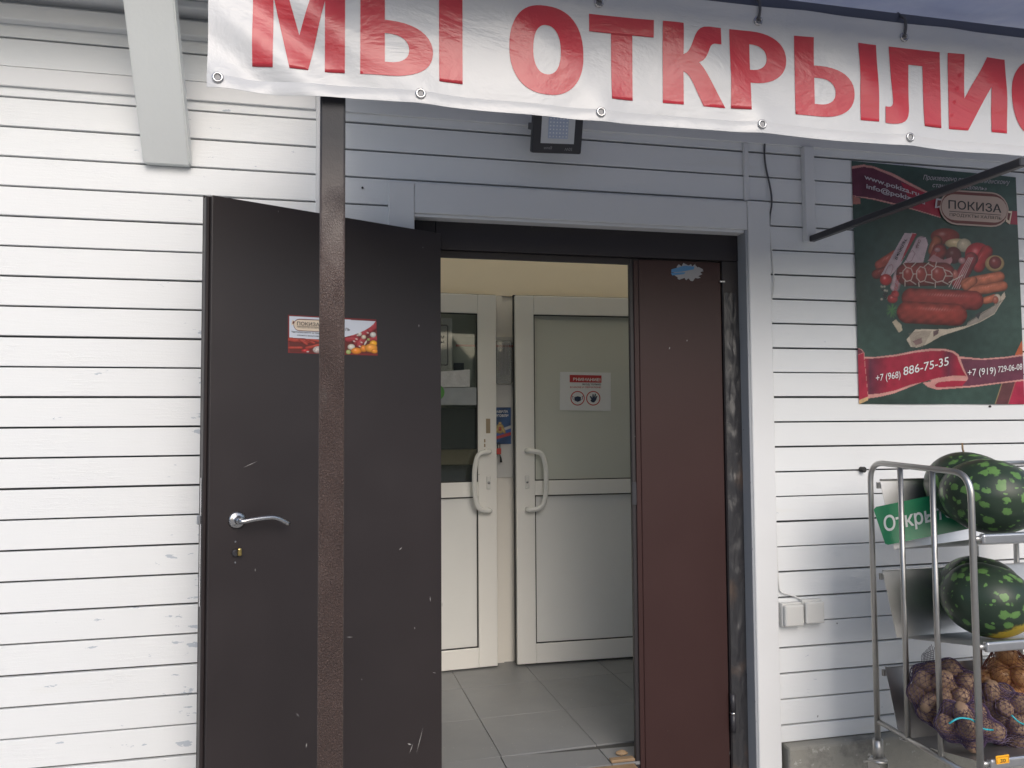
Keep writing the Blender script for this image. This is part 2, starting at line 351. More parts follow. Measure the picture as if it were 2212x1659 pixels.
# ------------------------------------------------------------------ printed sheets
Q = lambda ox, oy, s: (lambda x, y: ((ox+x/s)/1.8517, (oy+y/s)/1.8517))     # crop pixel -> photo pixel
class Ink:
    def __init__(s, X, Y, bg): s.X, s.Y = X, Y; s.c = np.zeros(X.shape+(3,)); s.c[:] = bg
    def over(s, a, col): a = np.clip(a, 0, 1)[..., None]; s.c = s.c*(1-a)+np.asarray(col)*a
    def poly(s, pts, col, soft=0):
        x, y = s.X, s.Y; inside = np.zeros(x.shape, bool); n = len(pts)
        for i in range(n):
            (x0, y0), (x1, y1) = pts[i], pts[(i+1) % n]
            if y0 == y1: continue
            c = ((y0 > y) != (y1 > y)) & (x < (x1-x0)*(y-y0)/(y1-y0)+x0); inside ^= c
        s.over(inside.astype(float), col)
    def seg(s, p, q): 
        p, q = np.array(p, float), np.array(q, float); d = q-p; L = max((d@d), 1e-9)
        t = np.clip(((s.X-p[0])*d[0]+(s.Y-p[1])*d[1])/L, 0, 1)
        return np.hypot(s.X-p[0]-t*d[0], s.Y-p[1]-t*d[1]), t, d/np.sqrt(L)
    def line(s, pts, w, col, closed=False):
        pts = list(pts)+([pts[0]] if closed else []); m = np.full(s.X.shape, 1e9)
        for a, b in zip(pts, pts[1:]): m = np.minimum(m, s.seg(a, b)[0])
        s.over((w-m)/6+.5, col)
    def sausage(s, p, q, r, col, hi=.9, alpha=1):
        D, t, d = s.seg(p, q); n = (-d[1], d[0]); sgn = (s.X-p[0])*n[0]+(s.Y-p[1])*n[1]
        if n[1] > 0: sgn = -sgn
        k = np.clip(D/r, 0, 1); sh = (1-k**2.2*.72)*(1+.35*np.clip(sgn/r, -1, 1))
        lump = .12*np.sin(s.X*.045+s.Y*.02)*np.sin(s.Y*.06+p[0])
        c = np.array(col)*np.clip(sh+lump, .15, 1.5)[..., None]
        spec = np.exp(-((sgn/r-.42)/.14)**2)*np.exp(-((t-.55)/.3)**2)*hi*(.5+.5*np.sin(s.X*.21+s.Y*.13))
        c = c+spec[..., None]*np.array((.22, .14, .13))
        a = np.clip((r-D)/5+.5, 0, 1)*alpha; s.c = s.c*(1-a[..., None])+c*a[..., None]
    def blob(s, c0, rx, ry, col, hi=.5, ang=0):
        ca, sa = math.cos(ang), math.sin(ang); dx, dy = s.X-c0[0], s.Y-c0[1]; x = (dx*ca+dy*sa)/rx; y = (-dx*sa+dy*ca)/ry
        k = np.hypot(x, y); c = np.array(col)*(1.15-.6*np.clip(k, 0, 1)**2-.15*y)[..., None]
        c = c+(np.exp(-((x+.2)**2+(y+.3)**2)/.04)*hi)[..., None]*np.array((.4, .35, .32))
        a = np.clip((1-k)*min(rx, ry)/5+.5, 0, 1)[..., None]; s.c = s.c*(1-a)+c*a
def sheet(name, corners, nu, nv, q_inv, paint, parent, mat=None, wave=None, rough=None):
    """flat printed sheet between 4 world corners (BL, BR, TR, TL) whose ink is drawn in crop coordinates"""
    BL, BR, TR, TL = [np.array(c, float) for c in corners]
    u = np.linspace(0, 1, nu)[None, :, None]; v = np.linspace(0, 1, nv)[:, None, None]
    P = BL*(1-u)*(1-v)+BR*u*(1-v)+TR*u*v+TL*(1-u)*v; P = P.reshape(-1, 3)
    px, py = PJ(P); X, Y = q_inv(px, py); ink = Ink(X.reshape(nv, nu), Y.reshape(nv, nu), (0, 0, 0)); paint(ink)
    nrm = np.cross(BR-BL, TL-BL); nrm /= np.linalg.norm(nrm)
    if wave is not None: P = P+nrm*wave(P)[:, None]
    me = bpy.data.meshes.new(name); i = np.arange(nu*nv).reshape(nv, nu)
    F = np.stack([i[:-1, :-1], i[:-1, 1:], i[1:, 1:], i[1:, :-1]], -1).reshape(-1, 4)
    me.vertices.add(len(P)); me.vertices.foreach_set('co', P.ravel())
    me.loops.add(F.size); me.loops.foreach_set('vertex_index', F.ravel().astype(np.int32))
    me.polygons.add(len(F)); me.polygons.foreach_set('loop_start', np.arange(0, F.size, 4, dtype=np.int32)); me.polygons.foreach_set('loop_total', np.full(len(F), 4, dtype=np.int32))
    me.update(calc_edges=True)
    at = me.color_attributes.new('ink', 'FLOAT_COLOR', 'POINT'); col = np.ones((len(P), 4)); col[:, :3] = np.clip(ink.c.reshape(-1, 3), 0, 1)
    at.data.foreach_set('color', col.ravel().astype(np.float32))
    return link(name, me, mat or M['print'], parent, smooth=True)
def inv(ox, oy, s): return lambda px, py: ((px*1.8517-ox)*s, (py*1.8517-oy)*s)

def text_mesh(txt, bold=0.0, extrude=0.0, align='LEFT'):
    cu = bpy.data.curves.new('t', 'FONT'); cu.body = txt; cu.size = 1; cu.offset = bold; cu.extrude = extrude; cu.align_x = align; cu.resolution_u = 4
    o = bpy.data.objects.new('t', cu); C.objects.link(o)
    me = bpy.data.meshes.new_from_object(o.evaluated_get(bpy.context.evaluated_depsgraph_get()))
    bpy.data.objects.remove(o); bpy.data.curves.remove(cu); return me
def lettering(name, txt, mat, parent, q, plane, a, b, h, bold=0.0, lift=.0012, slant=0, shear_up=None, curve=None, upside=False):
    """flat letters; a, b = crop positions of the baseline's two ends, h = cap height in crop pixels, plane = (point, normal)"""
    me = text_mesh(txt, bold); n = len(me.vertices); co = np.empty(n*3); me.vertices.foreach_get('co', co); co = co.reshape(-1, 3)
    x = (co[:, 0]-co[:, 0].min())/max(np.ptp(co[:, 0]), 1e-6); y = co[:, 1]/.73
    a, b = np.array(a, float), np.array(b, float); d = b-a
    upv = np.array((0, -1.0)) if shear_up is None else np.array(shear_up, float)
    p, nr = plane; p = Vector(p); nr = Vector(nr).normalized(); nr = nr if nr.dot(CAM-p) > 0 else -nr
    out = []
    for i in range(n):
        c = a+d*x[i]+upv*h*y[i]+np.array((slant*h*y[i], 0))
        if curve: c = c+np.array((0, curve(x[i])))
        px, py = q(c[0], c[1]); out.append(UP(px, py, p, nr)+nr*lift)
    me.vertices.foreach_set('co', np.array([tuple(v) for v in out]).ravel()); me.materials.clear()
    return link(name, me, mat, parent)
def flat(name, pts, mat, parent, q, plane, lift=.0008, holes=()):
    """flat shape drawn in crop coordinates on a plane"""
    p, nr = Vector(plane[0]), Vector(plane[1]).normalized(); nr = nr if nr.dot(CAM-p) > 0 else -nr
    cu = bpy.data.curves.new('t', 'CURVE'); cu.dimensions = '2D'; cu.fill_mode = 'BOTH'
    for pl in (pts, *holes):
        sp_ = cu.splines.new('POLY'); sp_.points.add(len(pl)-1); sp_.use_cyclic_u = True
        for k, (x, y) in enumerate(pl): sp_.points[k].co = (x, -y, 0, 1)
    o = bpy.data.objects.new('t', cu); C.objects.link(o); me = bpy.data.meshes.new_from_object(o.evaluated_get(bpy.context.evaluated_depsgraph_get()))
    bpy.data.objects.remove(o); bpy.data.curves.remove(cu)
    for v in me.vertices:
        px, py = q(v.co.x, -v.co.y); v.co = UP(px, py, p, nr)+nr*lift
    me.materials.clear(); return link(name, me, mat, parent)
def ell(cx, cy_, rx, ry, n=40, a0=0, a1=2*math.pi): return [(cx+rx*math.cos(a0+(a1-a0)*k/n), cy_+ry*math.sin(a0+(a1-a0)*k/n)) for k in range(n)]

# ------------------------------------------------------------------ GROUND AND STEP
g = bmesh.new(); bmesh.ops.create_grid(g, x_segments=8, y_segments=8, size=60)
me = bpy.data.meshes.new('ground'); g.to_mesh(me); g.free()
for v in me.vertices: v.co.z = -.13
o = link('ground', me, M['ground'], kind='structure')
G().box(1.727, 4.6, -.045, .10, -.16, .036, .012, seg=2).put('plinth', M['conc'], kind='structure')
G().box(-3.3, .245, -.03, .10, -.16, .036, .01).put('plinth', M['conc'], kind='structure')

# dark bank added out of view to block bright horizon in glass reflections
bm = bmesh.new(); prev = None
for i in range(121):
    a = R(-105+i*210/120); rad = 17+1.5*noise.noise(Vector((a*3, 0, 0))); row = []
    for j, (h, o_) in enumerate(((-.1, 0), (.9, .5), (2.4, 1.2), (3.4, 2.2), (3.9, 4.0))):
        n = noise.noise(Vector((a*22, j*1.7, 3)))*.5+noise.noise(Vector((a*70, j*2.9, 8)))*.25
        row.append(bm.verts.new((.5+math.sin(a)*(rad+o_+n), -math.cos(a)*(rad+o_+n), h*(1+.35*n) if j else h)))
    if prev:
        for j in range(4): bm.faces.new((prev[j], prev[j+1], row[j+1], row[j]))
    prev = row
me = bpy.data.meshes.new('added_dark_bank'); bm.to_mesh(me); bm.free()
link('added_dark_bank', me, plain('added_bank_dark', (.035, .042, .028), .9, bumps=((3, 1, .2),), var=.5, vscale=1.5), kind='structure')

# ------------------------------------------------------------------ SHOP WALL
PZ, P0 = .10164, 1.8346
gz = lambda k: P0-k*PZ
wall = thing('shop_wall', 'white painted wooden wall of horizontal boards around the brown doorway', 'wall', (0, 0, 0))
G().box(-3.3, .25, .02, .12, 0, 2.9).put('backing', M['gap'], wall)
G().box(1.61, 4.6, .02, .12, 0, 3.0).put('backing', M['gap'], wall)
G().box(.25, 1.61, .02, .12, 2.11, 3.0).put('backing', M['gap'], wall)
protos = {}
def board(x0, x1, k):
    key = (round(x0, 3), round(x1, 3)); zt = gz(k)-.0033; zb = gz(k+1)+.0033
    if key not in protos:
        h = PZ-.0066
        protos[key] = (G().box(x0, x1, 0, .018, zb, zb+h, .0018, seg=2).put('board', M['board'], wall), zb)
        return protos[key][0]
    o, z0 = protos[key]
    c = again(o, (0, random.uniform(-.0012, .0012), zb-z0+random.uniform(-.0008, .0008)))
    c.rotation_euler.y = random.uniform(-.0004, .0004); return c
for k in range(-11, 17):
    board(-3.3, -.103, k)
    if gz(k+1) > 2.10: board(-.094, 4.6, k)
    else: board(-.094, .24, k); board(1.62, 4.6, k)
for x0, x1 in ((-3.3, -.103), (-.094, .24), (1.62, 4.6)): G().box(x0, x1, 0, .018, .040, gz(17)-.0036, .0018, seg=2).put('board', M['board'], wall)
# trims that stand proud of the boards
G().box(-3.3, -.1065, -.012, 0, 2.478, 2.545, .003, seg=2).put('ledge_strip', M['trim'], wall)
G().box(-.0905, 4.6, -.012, 0, 2.478, 2.545, .003, seg=2).put('ledge_strip', M['trim'], wall)
G().box(-.106, -.091, -.022, .019, .04, 2.694, .002).put('batten', M['trim'], wall)
G().box(1.600, 1.622, -.014, 0, 2.236, 2.476, .003).put('batten', M['trim'], wall)
G().box(-3.3, 4.6, -.040, -.0005, 2.695, 2.750, .004).put('cornice_strip', M['trim'], wall)
G().box(-3.3, 4.6, -.085, -.0005, 2.772, 2.7985, .004).put('cornice_strip', M['trim'], wall)
G().box(.154, .250, -.022, .03, -.14, 2.225, .003).put('casing_board', M['trim'], wall)
G().box(.251, 1.606, -.020, .03, 2.112, 2.228, .003).put('casing_board', M['trim'], wall)
cr = G().box(1.607, 1.706, -.024, .035, -.14, 2.232, .003).put('casing_board', M['trim'], wall)
G().box(1.5955, 1.6065, -.020, .105, -.15, 2.111, .001).put('door_reveal', M['reveal'], wall)
G().box(.251, 1.595, -.012, .042, 2.1005, 2.1115, .001).put('door_reveal', M['trim'], wall)
# eave: soffit boards, rafter brace
for j in range(4):
    G().box(-3.4, 4.7, -.415+j*.1035, -.415+j*.1035+.100, 2.800, 2.818, .002).put('soffit_board', M['trim'], wall)
G().box(-3.4, 4.7, -.445, -.417, 2.79, 2.90, .003).put('fascia_board', M['trim'], wall)
Mb = Matrix.Identity(4)
bz = bmesh.new()
prof = [(0.0, 2.238), (-.0, 2.30), (-.33, 2.80), (-.395, 2.80), (-.032, 2.238)]
b = G().prism(prof, -.683, -.531); bmesh.ops.bevel(b.bm, geom=[e for e in b.bm.edges if abs(e.verts[0].co.x-e.verts[1].co.x) < .001], offset=.005, segments=2, affect='EDGES')
b.put('rafter_brace', M['beam'], wall)

# ------------------------------------------------------------------ DOOR FRAME (dark steel)
fr = thing('door_frame', 'dark brown steel frame around the shop doorway', 'door frame', (.93, .05, 0))
G().box(.2515, .335, .045, .105, -.15, 2.111, .002).put('jamb', M['frame_d'], fr)
G().box(1.523, 1.595, .045, .105, -.15, 1.993, .002).put('jamb', M['frame_d'], fr)
G().box(.336, 1.595, .043, .105, 1.994, 2.111, .002).put('lintel', M['frame_d'], fr)
G().box(.350, 1.51, .063, .073, 1.967, 1.9935, .001).put('stop_strip', M['frame_d'], fr)
# crumpled film over the right jamb
bm = bmesh.new(); nx, nz = 14, 150; vs = []
for j in range(nz+1):
    z = -.13+j*(1.86+.13)/nz; taper = min(1, (1.86-z)*4+.15)
    for i in range(nx+1):
        t = i/nx; x = 1.526+t*(.069*(.75+.25*taper)); n = noise.fractal(Vector((x*26, 0, z*9)), .8, 2.0, 4)
        ed = 4*t*(1-t)
        vs.append(bm.verts.new((x, .041-.004*ed-.010*ed*max(-.4, n), z)))
for j in range(nz):
    for i in range(nx):
        a = j*(nx+1)+i; f = bm.faces.new((vs[a], vs[a+1], vs[a+nx+2], vs[a+nx+1])); f.smooth = True
me = bpy.data.meshes.new('wrinkled_film'); bm.to_mesh(me); bm.free(); link('wrinkled_film', me, M['film'], fr)

# ------------------------------------------------------------------ FIXED LEAF (right)
dr = thing('steel_door', 'closed narrow red-brown steel door leaf with a torn blue sticker remnant', 'door', (1.3, .03, 0))
G().box(1.158, 1.518, .050, .092, -.145, 1.987, .002).put('leaf_panel', M['door_r'], dr)
G().box(1.122, 1.1575, .060, .080, -.145, 1.990, .002).put('edge_strip', M['frame_d'], dr)
G().box(1.138, 1.157, .052, .0595, -.145, 1.983, .001).put('edge_strip', M['door_r'], dr)
for zc in (.16,):
    h = G().tube([(1.528, .036, zc-.075), (1.528, .036, zc-.004)], .011, 12).put('hinge', M['blackm'], dr)
    again(h, (0, 0, .079)); G().tube([(1.528, .036, zc-.004), (1.528, .036, zc+.004)], .0125, 12).put('hinge_ring', M['nickel'], dr)
G().box(1.120, 1.138, .054, .0585, 1.0, 1.09, .001).put('strike_plate', M['blackm'], dr)
G().box(1.508, 1.530, .034, .040, 1.902, 1.909, .001).put('hinge_pin', M['lip'], dr)
# torn sticker remnant
pl_r = (Vector((1.3, .0495, 1.8)), Vector((0, -1, 0)))
qi = Q(0, 0, 1/1.8517)
def ragged(cx, cy_, rx, ry, n, j, seed):
    rr = random.Random(seed); return [(cx+rx*(1+rr.uniform(-j, j))*math.cos(2*math.pi*k/n), cy_+ry*(1+rr.uniform(-j, j))*math.sin(2*math.pi*k/n)) for k in range(n)]
st = thing('torn_sticker', 'torn blue and grey sticker remnant at the top of the right door leaf', 'sticker', U(1480, 588, Y=.0495))
flat('paper', ragged(1487, 588, 30, 17, 40, .25, 3), M['grey'], st, qi, pl_r, .0006)
flat('print', [(1450, 582), (1478, 574), (1500, 576), (1498, 582), (1472, 587), (1450, 589)], plain('blue_print', (.07, .22, .42), .5), st, qi, pl_r, .0014)
flat('print', [(1449, 590), (1480, 588), (1478, 592), (1452, 595)], bpy.data.materials['blue_print'], st, qi, pl_r, .0014)

# ------------------------------------------------------------------ OPEN LEAF (left)
H = Vector((.350, -.004, 0)); E = Vector((-.403, -.360, 0))
ux = (E-H).normalized(); LW = (E-H).length; nz_ = Vector((ux.y, -ux.x, 0)); nz_ = nz_ if nz_.dot(CAM-H) > 0 else -nz_
DM = Matrix(((ux.x, nz_.x, 0, H.x), (ux.y, nz_.y, 0, H.y), (0, 0, 1, 0), (0, 0, 0, 1)))      # local: x from hinge, y towards viewer, z up
dl = thing('steel_door', 'dark brown steel door standing wide open, with lever handle, behind the post', 'door', tuple((H+E)/2))
G().box(0, LW, -.046, 0, .02, 2.043, .0022, M=DM, seg=2).put('leaf_panel', M['door_l'], dl)
G().box(LW+.0005, LW+.012, -.0505, -.022, .02, 2.043, .002, M=DM).put('rebate', M['door_l'], dl)
G().box(0, LW+.012, -.058, -.0515, .01, 2.052, .001, M=DM).put('outer_skin', M['door_l'], dl)
G().box(LW+.0125, LW+.0135, -.043, -.030, .78, 1.17, .0003, M=DM).put('lock_plate', M['nickel'], dl)
G().box(LW+.0136, LW+.024, -.0425, -.0305, 1.028, 1.056, .003, M=DM).put('latch', M['lip'], dl)
L = lambda x, y, z: DM @ Vector((x, y, z))
pl_l = (L(0, .0, 1), nz_)
def dq(x, y):      # photo -> leaf local
    p = UP(x, y, pl_l[0], nz_); return (p-H).dot(ux), p.z
hx, hz_ = dq(511, 1123)
hd = G().lathe([(.026, 0), (.026, .005), (.0225, .009), (.0175, .010), (.012, .011), (.0105, .016), (.0105, .040)], L(hx, .0005, hz_), nz_, 28).put('handle', M['nickel'], dl)
ex, ez = dq(612, 1126)
pts = [L(hx+.004, .040, hz_-.001), L(hx-.012, .046, hz_-.001), L(hx-.035, .049, hz_+.003), L(hx-.07, .051, hz_+.0055), L((hx+ex)/2-.03, .051, hz_+.005), L(ex+.012, .049, ez+.003), L(ex, .046, ez-.004)]
G().tube(arc(pts, .02), .0078, 14).put('lever', M['nickel'], hd)
tx, tz = dq(508, 1194)
cyl = G().lathe([(.011, 0), (.011, .006), (.009, .0075)], L(tx, .0005, tz), nz_, 20).put('lock_cylinder', M['blackm'], dl)
G().box(tx-.015, tx-.003, .008, .020, tz-.009, tz+.015, .004, M=DM, seg=2).put('thumb_turn', M['brass'], cyl)
for dz in (.034, -.030): G().lathe([(.003, 0), (.0028, .0015)], L(tx, .0003, tz+dz), nz_, 10).put('screw', M['nickel'], dl)

for k_, (a, b_, w_) in enumerate((((862, 1188), (868, 1182), 1.6), ((929, 1288), (930, 1300), 1.0), ((955, 1300), (955, 1312), 1.0), ((884, 1628), (892, 1606), .9), ((899, 1628), (914, 1570), .7), ((663, 1604), (661, 1616), 1.2), ((905, 700), (905, 707), .9), ((748, 1376), (762, 1376), .8), ((525, 1010), (556, 996), .8), ((880, 1606), (889, 1608), 2.2), ((934, 1452), (942, 1454), .8), ((640, 1540), (646, 1548), 1.0))):
    dx_, dy_ = b_[0]-a[0], b_[1]-a[1]; L_ = math.hypot(dx_, dy_); nx_, ny_ = -dy_/L_*w_, dx_/L_*w_; mx_, my_ = (a[0]+b_[0])/2, (a[1]+b_[1])/2
    flat('scratch', [a, (mx_+nx_, my_+ny_), b_, (mx_-nx_*.4, my_-ny_*.4)], M['scratch'], dl, Q(0, 0, 1/1.8517), pl_l, .0004)
# sticker on the open leaf
q8 = Q(1100, 1200, 4.424); stk = thing('advert_sticker', 'small white and red meat products sticker on the open dark door', 'sticker', UP(718, 724, *pl_l))
def paint_sticker(k):
    k.c[:] = (.20, .03, .03)
    k.poly([(250, 280), (1790, 375), (1812, 950), (260, 925)], (.13, .03, .025))
    for a, b_, r in (((250, 700), (640, 740), 40), ((440, 700), (560, 780), 26), ((560, 700), (690, 760), 24), ((250, 845), (470, 845), 26), ((560, 850), (820, 790), 30), ((620, 700), (800, 730), 22)): k.sausage(a, b_, r, (.42, .06, .04), .8)
    k.blob((540, 895), 75, 28, (.50, .03, .03)); k.blob((580, 915), 24, 12, (.5, .5, .5)); k.blob((760, 880), 90, 60, (.62, .58, .55))
    for i in range(24): k.blob((690+rng.random()*120, 840+rng.random()*90), 7, 6, (.35, .15, .12))
    for a, b_, r in (((1380, 640), (1460, 760), 75), ((1560, 600), (1640, 560), 60), ((1500, 780), (1560, 700), 70), ((1700, 520), (1790, 430), 70), ((1280, 700), (1400, 690), 50), ((1700, 700), (1790, 680), 55)): k.sausage(a, b_, r, (.40, .05, .06), .9)
    for c in ((1440, 690), (1570, 650), (1640, 580), (1460, 625), (1530, 750), (1500, 820), (1400, 730)): k.blob(c, 24, 13, (.62, .50, .46), .6, .4)
    k.blob((1500, 600), 35, 40, (.6, .55, .48)); k.blob((1570, 655), 42, 38, (.62, .54, .42)); k.blob((1735, 615), 55, 48, (.62, .60, .56)); k.blob((1350, 830), 66, 50, (.64, .60, .52)); k.blob((1600, 760), 16, 50, (.62, .58, .5), .2, .5)
    k.blob((1440, 900), 95, 58, (.75, .25, .03)); k.blob((1570, 860), 62, 62, (.72, .24, .03)); k.blob((1740, 770), 65, 55, (.85, .42, .03)); k.blob((1700, 850), 110, 75, (.78, .33, .05)); k.blob((1760, 905), 60, 40, (.75, .28, .03))
    k.blob((1300, 920), 45, 40, (.35, .42, .15)); k.blob((1655, 700), 30, 25, (.3, .35, .12))
    e = [(250, 280), (1778, 378)]+[(1778-26*t-1.7*t*t*1.9, 378+t*52-t*t*2.7) for t in np.linspace(0, 9, 18)]
    k.poly([(252, 282), (1780, 378), (1740, 430), (1680, 480), (1600, 530), (1480, 585), (1380, 620), (1254, 650), (1100, 685), (900, 700), (700, 692), (254, 662)], (.64, .68, .76))
c4 = [UP(*q8(*p), pl_l[0], nz_)+nz_*.0006 for p in ((228, 935), (1815, 985), (1790, 345), (228, 262))]
sheet('sticker_print', c4, 240, 110, inv(1100, 1200, 4.424), paint_sticker, stk)
def pill(x0, y0, x1, y1, n=12, sk=.04):
    r = (y1-y0)/2; c = (y0+y1)/2
    p = [(x1-r+r*math.cos(a), c+r*math.sin(a)) for a in np.linspace(-math.pi/2, math.pi/2, n)]+[(x0+r+r*math.cos(a), c+r*math.sin(a)) for a in np.linspace(math.pi/2, 1.5*math.pi, n)]
    return [(x, y+(x-x0)*sk) for x, y in p]
flat('logo', pill(325, 330, 870, 545), M['brownp'], stk, q8, pl_l, .0012); flat('logo', pill(332, 346, 860, 535), M['cream_print'], stk, q8, pl_l, .0018)
flat('logo', [(305, 350), (345, 372), (330, 440), (285, 440)], M['cream_print'], stk, q8, pl_l, .0012)
flat('logo', [(315, 372), (342, 380), (332, 422), (300, 418)], M['brownp'], stk, q8, pl_l, .0018)
lettering('letters', 'ПОКИЗА', M['dark'], stk, q8, pl_l, (385, 445), (782, 468), 62, .012, .0026)
flat('rule', [(385, 458), (782, 480), (782, 485), (385, 463)], M['dark'], stk, q8, pl_l, .0026)
lettering('letters', 'ПРОДУКТЫ ХАЛЯЛЬ', M['dark'], stk, q8, pl_l, (388, 490), (785, 512), 24, 0, .0026)
lettering('letters', 'Чистоплотность и традиции', M['dark'], stk, q8, pl_l, (290, 576), (900, 606), 30, .012, .0016)
lettering('letters', 'мясного искусства', M['dark'], stk, q8, pl_l, (392, 632), (782, 655), 26, .012, .0016)
lettering('letters', 'ХАЛЯЛЬ', M['dark'], stk, q8, pl_l, (1060, 528), (1322, 546), 46, .02, .0016)

# ------------------------------------------------------------------ VESTIBULE
TA = R(-2.6)
G().box(-.35, 2.6, .107, 1.46, -.10, -.006).box(.336, 1.119, .057, .1065, -.10, -.006).put('entrance_floor', M['grout'], kind='structure')
fl = thing('tiled_floor', 'grey tiled floor inside the entrance', 'floor', (.93, .7, 0)); del fl['category'], fl['label']; fl['kind'] = 'structure'
ct, stt = math.cos(TA), math.sin(TA); ox, oy = .597, .626
tp = None
for i in range(-2, 5):
    for j in range(-1, 2):
        cx_, cy2 = (i+.5)*.405, (j+.5)*.405; wx = ox+cx_*ct+cy2*(-stt)*-1*-1 if False else ox+cx_*ct-cy2*stt*-1*-1; wy = oy+cx_*stt*-1*-1+cy2*ct
        wx = ox+cx_*ct+cy2*math.sin(-TA)*-1; wy = oy+cx_*math.sin(-TA)*-1*-1*-1+cy2*ct
        wx = ox + cx_*ct - cy2*math.sin(-TA)*1.0; wy = oy + cx_*math.sin(-TA) + cy2*ct
        if wy-.2 < .02 or wy+.2 > 1.60 or wx > 2.5: continue
        z = random.uniform(-.0006, .0006)
        if tp is None: tp = G().box(wx-.2014, wx+.2014, wy-.2014, wy+.2014, -.012, 0, .0015, M=None).put('tile', M['tile'], fl); tp.rotation_euler.z = -TA; p0 = Vector((wx, wy, 0))
        else: c = again(tp, (wx-p0.x, wy-p0.y, z))
for i in range(-2, 5):
    xa = ox+i*.405+.020; y0_ = .215-(xa-ox)*.045*1.0
    G().prism([(xa+.002, .058), (xa+.403, .058), (xa+.403-.006, .219-(i+1)*.0183), (xa-.003, .219-i*.0183)], -.012, 0, 'z').put('tile', M['tile'], fl)
G().box(.336, 1.113, .0135, .056, -.15, -.004, .002).put('door_sill', M['wood'], kind='structure')
th = G().box(1.02, 1.119, .060, .090, .0005, .012, .003).put('wooden_strip', M['wood']); tag(th, 'worn wooden strip lying on the threshold at the foot of the right leaf', 'wood strip')
rr = G(); bmesh.ops.create_icosphere(rr.bm, subdivisions=2, radius=1, matrix=Matrix.Translation((1.085, .125, .010)) @ Matrix.Diagonal((.026, .012, .010, 1)))
for v in rr.bm.verts: v.co += Vector((noise.noise(v.co*60), noise.noise(v.co*60+Vector((5, 0, 0))), noise.noise(v.co*60+Vector((0, 5, 0)))))*.006
tag(rr.put('dry_leaf', M['wood']), 'crumpled brown dry leaf on the tiles beside the threshold', 'dry leaf')

iw = thing('vestibule_wall', 'cream and pale inner wall behind the white plastic doors', 'wall', (.93, 1.40, 0))
G().box(-.35, 2.6, 1.385, 1.46, 2.045, 2.985).put('wall_panel', M['cream'], iw)
G().box(-.35, .868, 1.385, 1.46, 0, 2.044).put('wall_panel', M['iwall'], iw)
G().box(.8685, 2.6, 1.399, 1.46, 0, 2.044).put('wall_panel', M['iwall'], iw)
sw = thing('side_wall', 'left side of the entrance vestibule with an added opal light panel', 'wall', (-.38, .7, 0)); G().box(-.42, -.35, .121, 1.46, 0, .60).put('wall_panel', M['iwall'], sw); G().box(-.39, -.385, .121, 1.384, .601, 2.985).put('added_opal_pane', M['fill_panel'], sw)  # upper pane is added, unseen, to brighten the vestibule
sw = thing('side_wall', 'right side of the entrance vestibule with an added opal light panel', 'wall', (2.63, .7, 0)); G().box(2.6, 2.67, .121, 1.46, 0, .60).put('wall_panel', M['iwall'], sw); G().box(2.63, 2.635, .121, 1.384, .601, 2.985).put('added_opal_pane', M['fill_panel'], sw)  # same added pane on the right, for more light inside
cl = thing('vestibule_ceiling', 'ceiling', 'ceiling', (.93, .7, 2.62)); del cl['category'], cl['label']; cl['kind'] = 'structure'
G().box(-.42, 2.67, .125, 1.46, 2.99, 2.994).put('added_ceiling_panel', M['fill_panel'], cl)  # unseen translucent ceiling added so daylight fills the vestibule
ls = thing('roof', 'roof', 'roof', (0, 0, 2.9)); del ls['category'], ls['label']; ls['kind'] = 'structure'
G().box(-3.4, 4.7, -.42, .13, 2.905, 2.95).put('roof_deck', M['gap'], ls)

